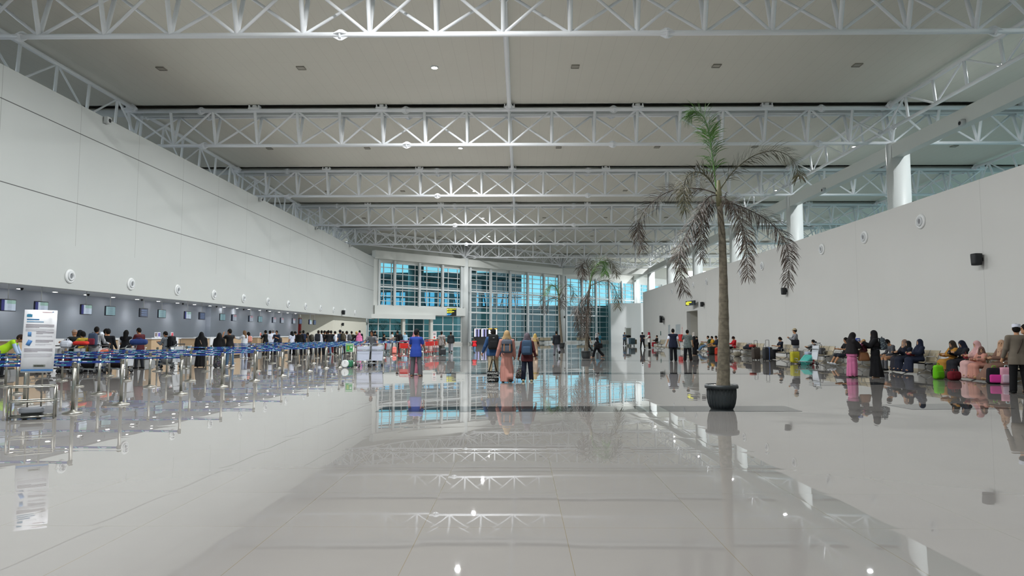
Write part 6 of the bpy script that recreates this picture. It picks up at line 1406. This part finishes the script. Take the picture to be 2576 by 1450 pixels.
t = thing('tote_bag', 'grey woven tote on the bench beside the girl in black', 'bag', (15.1, 33.3, .45), .3); MB().rbox((0, 0, .17), (.3, .36, .34), .04, 6).build('bag_body', cloth(('#55575c', '#3a3c40'), 'check'), t); MB().tube([(0, -.1, .3), (0, -.06, .5), (0, .06, .5), (0, .1, .3)], .012, 6).build('handle', cloth(BLK), t)
trolley('white-panelled trolley parked in front of the bench with the girl', 14.1, 31.6, math.radians(95), '#d2d6de')
t = thing('umbrella', 'folded black umbrella lying across the handle of the parked trolley', 'umbrella', (14.1, 31.6, 1.09), math.radians(60)); MB().tube([(-.3, 0, 0), (.1, 0, .012), (.32, 0, .0)], [.012, .035, .008], 10).build('canopy', cloth(BLK), t); MB().tube([(-.3, 0, 0), (-.42, 0, 0), (-.45, .0, .03)], .009, 8).build('handle', mat('#3a2a20', .5), t)
sitter('seated woman in navy T-shirt with shoulder-length dark hair', 38.5, 1.66, [('tee', '#1d2433'), ('trousers', '#15161a'), ('hair', '#1b1613', 'bob'), ('shoes', BLK)], 3, dx=-.02, female=True, hpitch=22)
suitcase('tall brown suitcase with raised handle before the right wall benches', 13.45, 37.8, .25, (.44, .28, .66), '#40362f', True)
suitcase('black suitcase with pale blue strap beside the brown one', 13.7, 36.7, .2, (.48, .3, .7), '#1b1d22', True, strap='#6f8fd0')
t = thing('red_box', 'small red carton on top of the brown suitcase', 'box', (13.3, 37.9, .73), .25); MB().rbox((0, 0, .075), (.32, .22, .15), .008, 2).build('carton', mat('#a8392e', .5), t); MB().box((-.17, -.02, .15), (.17, .02, .153)).build('tape', mat('#c8b8a0', .4), t)
duffel('black duffel bag on the bench near the man in red jersey', 15.0, 43.2, .45, PI / 2, (1.0, .4, .36), '#1c1f27')
p = at_x(1864, 880, 15); duffel('flat dark bag on the seat beside the man in red jersey', 15.05, 44.1, .45, PI / 2, (.5, .3, .2), '#22252c')
duffel('beige sack and black shoe bag under the bench', 14.3, 43.6, 0, .3, (.5, .35, .32), '#8d8778')
sitter('seated man in red jersey and black and red cap looking at his phone', 46.8, 1.68, [('shirt', '#b81e2a'), ('trousers', '#15151a'), ('hair', HAIR), ('cap', '#2a1618'), ('shoes', BLK), ('collar', '#dcd8d8')], 1, hpitch=30)
sitter('seated man in yellow T-shirt resting his arms on his knees', 51.6, 1.68, [('tee', '#c99a2e'), ('trousers', '#3c3f3e'), ('hair', HAIR), ('shoes', '#8a8a90')], 1, hpitch=6, lean=14, hyaw=8)
sitter('seated man in navy beside the yellow T-shirt, partly behind the palm', 50.6, 1.72, [('jacket', '#252a38'), ('trousers', '#4c443c'), ('hair', HAIR), ('shoes', '#b04a48')], 1, lean=10, hpitch=10, ll=(80, 6, 50), rl=(82, 8, 56))
sitter('seated person in pale top and blue jeans with legs stretched', 53.6, 1.7, [('tee', '#b9bcbb'), ('trousers', '#54728f'), ('hair', HAIR), ('shoes', '#c9c4bc')], 1, ll=(76, 6, 34), rl=(78, 8, 38), lean=-10)
school_bag('black and green travel backpack on the bench between the men', 15.1, 52.6, 1.3, (.4, .3, .62), '#27402c', '#1c1f1e', '#222', '#2a3434')['label'] = 'black and green travel backpack on the bench between the men'
bpy.data.objects[[o.name for o in bpy.data.objects if o.get('label') == 'black and green travel backpack on the bench between the men'][0]].location.z = .45
duffel('blue and yellow printed bag on the bench near the child in black', 15.05, 54.7, .45, PI / 2, (.45, .3, .3), ('#b09a4a', '#3a4a8a', 'stripe'))
p = at_z(1794, 893); school_bag('dark green backpack on the floor by the palm trunk', p.x, p.y + .3, .2, (.42, .28, .58), '#232a26', '#2c3330')
p = at_z(1806.5, 893); school_bag('orange red backpack on the floor by the palm trunk', p.x, p.y + .1, 0, (.4, .28, .5), '#c43c2c', '#d8503a', '#222', '#cf4a38')
# two men at the right edge
pp = person('man in white cap and grey-brown shirt standing with his back turned', 2558, 16.75, 1.76, -18, 'stand', 1, [('shirt', '#6e655a', 'long'), ('trousers', '#141416', 'loose'), ('hair', HAIR), ('songkok', '#d3d5e2'), ('shoes', '#141414'), ('strap', '#4a4038', -1)], hyaw=-18, ra=(6, 9, 16), la=(4, 12, 14))
shoulder_bag(pp, 'brown leather satchel on the man in the white cap', '#4e342c', 1, (.10, .26, .3), -.1, -.04)
person('man in dark blue shirt and sandals facing left at the right edge', 2584, 17.2, 1.76, 60, 'stand', 1, [('shirt', '#27303e', 'long'), ('trousers', '#1a1a1d', 'loose'), ('hair', HAIR), ('shoes', '#7a5236', 'sandal')], hyaw=12)

# ================================================================ check-in queue on the left
WX = -17.25
pp = person('airport worker in yellow hi-vis vest bending over the counter', 6, 22.6, 1.72, -62, 'stand', 2, [('shirt', '#a8bcd8'), ('vest', '#a8d62a', 'long'), ('stripes', '#8c8f92'), ('trousers', '#1d1f24'), ('hair', '#2a1c16'), ('shoes', BLK)], lean=52, la=(70, 6, 10), ra=(70, 6, 10), hpitch=10)
person('older man in knitted cap and black shirt leaning to the counter', 189, 26.0, 1.66, 62, 'stand', 0, [('tee', '#1d2222', 'long'), ('trousers', '#23252a'), ('cap', '#9a8478', 'noviz'), ('shoes', BLK)], x=None, la=(70, 10, 10), hyaw=15)
person('woman in black headscarf between the older man and the yellow shirt', 199.5, 27.2, 1.66, -50, 'stand', 3, [('robe', '#17181b'), ('hijab', '#131316', 'mid')], female=True)
person('woman with short dark hair and yellow blouse at the counter', 210, 25.5, 1.60, 70, 'stand', 3, [('tee', '#bfa544', 'long'), ('trousers', '#2a2c34'), ('hair', HAIR, 'bob'), ('shoes', BLK)], female=True, la=(45, 10, 60))
pp = person('man in black and white checked shirt at the counter', 242, 25.6, 1.79, 8, 'stand', 2, [('shirt', ('#c9cbd0', '#1d1f26', 'check'), 'long'), ('trousers', '#4c5058'), ('hair', HAIR), ('shoes', BLK)], ra=(20, 16, 60))
backpack(pp, 'slate blue and red backpack on the man in checked shirt', '#3d4a60', .32, .5, .18, trim='#7a2a3a', off=0)
person('man in black shirt and cap standing next to the checked shirt', 272, 26.3, 1.70, 20, 'stand', 1, [('shirt', '#15171b', 'long'), ('trousers', '#2c3c60'), ('hair', HAIR), ('cap', '#17171a', 'noviz'), ('shoes', BLK)], hyaw=14, ra=(14, 10, 30))
person('man with dark hair facing the black cap man', 265, 27.3, 1.72, -70, 'stand', 0, [('shirt', '#1f242a', 'long'), ('trousers', '#26282c'), ('hair', HAIR), ('shoes', BLK)])
person('woman with very long black hair in black top at the counter', 317, 27.3, 1.66, 10, 'stand', 3, [('tee', '#c6cdd8'), ('vest', '#14151a', 'long'), ('trousers', '#1b1b1f'), ('hair', '#0f0d0c', 'long'), ('shoes', BLK)], female=True, la=(20, 14, 50))
person('man in maroon T-shirt turned towards the long-haired woman', 352, 28.1, 1.77, 72, 'stand', 0, [('tee', '#4d1f24', 'long'), ('trousers', '#24262b'), ('hair', HAIR), ('shoes', BLK)], la=(25, 10, 80, .2), hpitch=14)
pp = person('young man in grey jumper looking down at his phone in the queue', 420, 29.1, 1.66, 80, 'look', 0, [('shirt', '#6f757c', 'long'), ('trousers', '#23344a'), ('hair', HAIR), ('shoes', '#d8d8de')], ll=(20, 3, 6), rl=(-14, 3, 12))
backpack(pp, 'bulging black backpack on the young man in grey', '#15161a', .34, .5, .24, off=.0)
pp = person('woman in black robe and black headscarf with a beige strap', 507, 29.4, 1.58, 30, 'stand', 3, [('robe', '#121214', 'wide'), ('hijab', '#101012', 'long'), ('strap', '#8a7466', 1)], female=True)
person('woman in long black headscarf and colourful patterned skirt', 552, 28.9, 1.54, 12, 'stand', 3, [('skirt', ('#2a2a30', '#888', 'floral')), ('shirt', '#111113'), ('hijab', '#111113', 'long'), ('shoes', BLK)], female=True)
person('bearded man in black T-shirt and blue jeans with his hand at his face', 579, 30.0, 1.73, 62, 'stand', 0, [('tee', '#141416', 'long'), ('trousers', '#48617a'), ('hair', HAIR), ('shoes', '#dcdce2')], la=(60, 10, 125, .2), ra=(50, 12, 120, .2), hyaw=12)
person('woman with long brown hair and pale top leaning on the counter', 616, 40.0, 1.70, 70, 'stand', 0, [('shirt', '#c4c8d0', 'long'), ('trousers', '#8f9ab0'), ('hair', '#6e5540', 'long'), ('shoes', WHT)], female=True, la=(55, 10, 50))
pp = person('woman with black hair and white top behind the brown-haired woman', 625.5, 41.4, 1.62, 40, 'stand', 3, [('tee', '#d2d0d4'), ('skirt', '#3c1f24'), ('hair', HAIR, 'long'), ('shoes', BLK)], female=True)
backpack(pp, 'salmon pink round backpack on the black-haired woman', '#c98a7c', .3, .38, .16, strapc='#b87a70')
# middle of the queue
G2 = [(669, 47.5, 1.76, 75, 'in black long-sleeved top with his hand at his mouth', [('shirt', '#16181b', 'long'), ('trousers', '#141518'), ('hair', HAIR), ('shoes', BLK)], dict(la=(45, 8, 125, .2))),
      (680, 47.8, 1.75, 60, 'in white shirt beside the black top', [('shirt', '#d4d8e6', 'long'), ('trousers', '#15161a'), ('hair', HAIR), ('shoes', BLK)], {}),
      (687.5, 49.5, 1.85, 60, 'in grey cap and pale shirt behind the white shirt', [('shirt', '#bcc6d6', 'long'), ('trousers', '#3a3d44'), ('hair', '#77777a'), ('cap', '#8b8f96', 'noviz'), ('shoes', BLK)], {}),
      (696.5, 47.2, 1.74, 175, 'in navy T-shirt facing the camera with a phone', [('tee', '#223048', 'long'), ('trousers', '#1c2232'), ('hair', HAIR), ('shoes', BLK)], HOLD),
      (735, 47.0, 1.68, 60, 'in white shirt with a black hood', [('tee', '#ccd2e4', 'long'), ('trousers', '#17181c'), ('hijab', '#131416', 'short'), ('shoes', BLK)], {}),
      (745, 48.5, 1.70, 75, 'with bowed head in black top', [('tee', '#1a1b1f', 'long'), ('trousers', '#33363c'), ('hair', HAIR), ('shoes', BLK)], dict(hpitch=24)),
      (755, 45.9, 1.74, 6, 'broad in black shirt seen from behind', [('shirt', '#17181a', 'long'), ('trousers', '#121316'), ('hair', '#2a2320'), ('shoes', BLK)], {}),
      (763, 47.0, 1.76, 20, 'in black shirt behind the broad one', [('tee', '#1b1c1e', 'long'), ('trousers', '#18191d'), ('hair', HAIR), ('shoes', BLK)], {}),
      (780, 47.4, 1.62, 80, 'hunched in brown-grey jacket', [('jacket', '#4e4842'), ('trousers', '#1b1b1e'), ('hair', HAIR), ('shoes', BLK)], dict(lean=14, hpitch=16)),
      (801, 46.2, 1.75, 6, 'in white shirt with grey vest seen from behind', [('shirt', '#d0d4e0', 'long'), ('trousers', '#16171b'), ('hair', '#231d1a'), ('shoes', BLK)], {}),
      (809, 47.6, 1.76, 10, 'in black top to the right of the white shirt', [('tee', '#1c1d20', 'long'), ('trousers', '#16171a'), ('hair', HAIR), ('shoes', BLK)], {}),
      (815.5, 48.8, 1.75, -60, 'in charcoal shirt looking right', [('tee', '#26292e', 'long'), ('trousers', '#1d1f24'), ('hair', HAIR), ('shoes', BLK)], {}),
      (822, 49.5, 1.70, 20, 'slim in grey shirt', [('tee', '#5a6470', 'long'), ('trousers', '#1f2126'), ('hair', HAIR), ('shoes', BLK)], {}),
      (827, 47.0, 1.76, 60, 'in black jumper with arms folded', [('shirt', '#141518', 'long'), ('trousers', '#54708c'), ('hair', HAIR), ('shoes', '#2a3a3a')], dict(la=(30, 4, 95, .8), ra=(30, 4, 95, .8))),
      (833, 48.6, 1.75, 20, 'in black T-shirt with pale sleeves', [('shirt', '#9fb0c4', 'long'), ('vest', '#15161a', 'long'), ('trousers', '#7a2a30'), ('hair', HAIR), ('shoes', WHT)], {}),
      (846, 50.6, 1.72, 70, 'in white shirt behind a dark bag', [('shirt', '#d6d8e0', 'long'), ('trousers', '#202228'), ('hair', HAIR), ('shoes', BLK)], dict(lean=10, la=(50, 10, 20))),
      (856.5, 48.6, 1.80, 62, 'tall in blue-grey T-shirt, jeans and cap', [('tee', '#3f4a5c', 'long'), ('trousers', '#46607c'), ('hair', HAIR), ('cap', '#2e3038'), ('shoes', '#26303e')], {}),
      (862.5, 50.0, 1.70, 30, 'in black T-shirt behind the tall one', [('tee', '#17181b', 'long'), ('trousers', '#2a2c31'), ('hair', HAIR), ('shoes', BLK)], {}),
      (873, 51.0, 1.72, 70, 'with curly hair and white jacket', [('jacket', '#d2d4d8'), ('trousers', '#25272c'), ('hair', '#17120f', 'bob'), ('shoes', BLK)], {}),
      (884.5, 54.0, 1.72, 10, 'in white shirt with a yellow and black sash', [('shirt', '#d8dce4', 'long'), ('vest', '#2a2c22'), ('trousers', '#24262b'), ('hair', HAIR), ('shoes', BLK)], {}),
      (898, 52.0, 1.68, 70, 'in black jacket with tan bonnet', [('jacket', '#191a1d'), ('trousers', '#1c1d21'), ('cap', '#c9a86a', 'noviz'), ('shoes', BLK)], dict(la=(40, 10, 20))),
      (905, 55.0, 1.80, 30, 'in black jacket behind the pink veil', [('jacket', '#1c1d20'), ('trousers', '#1c1d21'), ('hair', HAIR), ('shoes', BLK)], {}),
      (943, 53.0, 1.74, -30, 'in black printed T-shirt behind the trolley man', [('tee', '#17191a', 'long'), ('trousers', '#1f2126'), ('hair', HAIR), ('shoes', BLK)], {}),
      (986, 62.0, 1.70, -60, 'in white shirt near the left glass entrance', [('tee', '#dde0e4', 'long'), ('trousers', '#1f2126'), ('hair', HAIR), ('shoes', BLK)], {})]
REF = {}
for u, y, H, f, lab, wear, kw in G2:
    REF[u] = person('person %s, standing in the check-in queue' % lab, u, y, H, f, 'stand', int(u) % 3, wear, **kw)
backpack(REF[801], 'dark grey backpack on the white shirt in the queue', '#2a2d33', .36, .52, .2)
backpack(REF[780], 'olive grey backpack on the hunched person in the queue', '#46443c', .34, .5, .2)
backpack(REF[856.5], 'olive green backpack on the tall man in blue-grey', '#4a4438', .34, .52, .22)
backpack(REF[873], 'grey backpack on the curly-haired person', '#54565a', .32, .46, .2)
backpack(REF[763], 'navy backpack among the black shirts in the queue', '#1f2c48', .34, .5, .2)
shoulder_bag(REF[696.5], 'dark grey shoulder bag on the navy T-shirt man', '#33363a', -1, (.16, .36, .34), -.1)
person('woman in long pink veil standing at the end of the belts', 904, 50.5, 1.58, 40, 'stand', 3, [('robe', '#c06a94'), ('hijab', '#c9709c', 'long')], female=True)
# around the entrance
pp = person('man in grey short-sleeved shirt leaning on two white trolleys', 936, 30.72, 1.66, 180, 'stand', 2, [('tee', '#5d6064', 'long'), ('trousers', '#16171a'), ('hair', HAIR), ('shoes', '#231d18'), ('collar', '#65686c')], la=(38, 22, 35), ra=(38, 22, 35), lean=6)
trolley('white-panelled luggage trolley on the left in front of the man in grey', x_at(915, 29.9), 29.9, math.radians(182), '#cdd3e6')
trolley('white-panelled luggage trolley on the right in front of the man in grey', x_at(951, 30.15), 30.15, math.radians(170), '#cdd3e6')
person('boy in black T-shirt pushing a trolley near the entrance', 965, 52.5, 1.50, -70, 'stand', 1, [('tee', '#1a1b1f', 'long'), ('trousers', '#1d1e22'), ('hair', HAIR), ('shoes', '#c9c9cc')], la=(45, 10, 20), ra=(45, 10, 20))
pp = person('man in black T-shirt reaching to a trolley beside the belts', 1001, 51.0, 1.74, 75, 'stand', 0, [('tee', '#1b1b1e', 'long'), ('trousers', '#22242a'), ('hair', HAIR), ('shoes', '#33302e')], la=(52, 12, 10), ra=(45, 10, 10))
backpack(pp, 'black backpack on the man reaching to the trolley', '#1c1d20', .32, .46, .2)
trolley('grey-panelled trolley pushed by the boy and the man in black', x_at(981, 51.2), 51.2, math.radians(60), '#aab0bd')
suitcase('red case on the trolley by the entrance', x_at(974, 51.3), 51.5, .5, (.4, .3, .5), '#b0282a', False, z=.2)
school_bag('salmon pink backpack on the floor by the man in black', x_at(992.5, 49.5), 49.5, .2, (.34, .24, .5), '#e07a70', '#d46a62', '#c9625a', '#e88a80')
person('woman in pale blue top by the left glazing', 1019, 66.0, 1.66, 175, 'stand', 3, [('shirt', '#9fc0d8', 'long'), ('trousers', '#20242c', 'loose'), ('hair', HAIR), ('shoes', BLK)], female=True)
RF = mat('#b02420', .4)
for i, (u, y, lab) in enumerate(((1017, 39.5, 'left of the man in blue'), (1079, 47.5, 'left of the white notice'), (1089, 49.0, 'behind the white notice'), (1099, 50.0, 'right of the white notice'))):
    if i == 0: trolley('red luggage trolley, %s' % lab, x_at(u, y), y, math.radians(176), '#b8241f', RF, True, 'red trolleys', True)
    else: trolley('red luggage trolley, %s' % lab, x_at(u, y), y, math.radians(176), '#b8241f', RF, True, 'red trolleys', True)
# trolleys with bags standing in the queue lanes at the counters
for i, (u, y, rz, lab, items) in enumerate(((150, 24.6, 86, 'beside the notice board', (('duffel', '#20262e'),)), (203, 24.75, 86, 'with the red cushion', (('duffel', '#5a2426'),)), (262, 24.7, 87, 'with the orange bundle', (('duffel', '#1b1c20'),)), (330, 25.0, 85, 'with the blue sports bag', (('duffel', '#231b1d'),)), (452, 28.4, 80, 'in front of the black robe', (('duffel', '#7d8084'),)))):
    x = x_at(u, y); tr_ = trolley('white-panelled trolley in the check-in lane %s' % lab, x, y, math.radians(rz), '#bfc3c8', None, True, 'trolleys in the check-in lanes')
    dxy = Vector((-math.sin(math.radians(rz)), math.cos(math.radians(rz)), 0))
    duffel('dark bag lying on the trolley %s' % lab, x + dxy.x * .5, y + dxy.y * .5, .2, math.radians(rz + 90), (.62, .44, .46), items[0][1])
p = (x_at(205, 24.75), 24.75); t = thing('cushion', 'bright red cushion on top of the lane trolley behind the belts', 'cushion', (p[0], p[1], 1.08), .2); MB().rbox((0, 0, .06), (.48, .34, .15), .07, 7).build('cover', cloth('#c8342e'), t); MB().tube([(-.2, -.165, .06), (.2, -.165, .06)], .006, 6).build('piping', cloth('#a82a26'), t)
p = (x_at(266, 24.7), 24.7); duffel('orange cloth bundle on the lane trolley', p[0], p[1], .68, .1, (.5, .4, .2), '#b8583a')
p = (x_at(350, 25.0), 25.0); duffel('blue sports bag with pale lettering on the lane trolley', p[0], p[1], 1.07, .25, (.6, .3, .22), '#26386a', 'sports_bag')
p = (x_at(168, 24.6), 24.6); duffel('white plastic bag on the lane trolley beside the notice board', p[0], p[1], .95, .2, (.4, .3, .3), '#c3c8d4')
# far seats near the facade
for i, (u, y, lab) in enumerate(((1302, 101, 'left of the walkers'), (1386, 104, 'by the small palm'), (1487, 108, 'beside the lobby wall'))):
    b = bench('tan beam seats in the distance before the glass, %s' % lab, x_at(u, y), y, 4, 0); b.rotation_euler.z = PI / 2
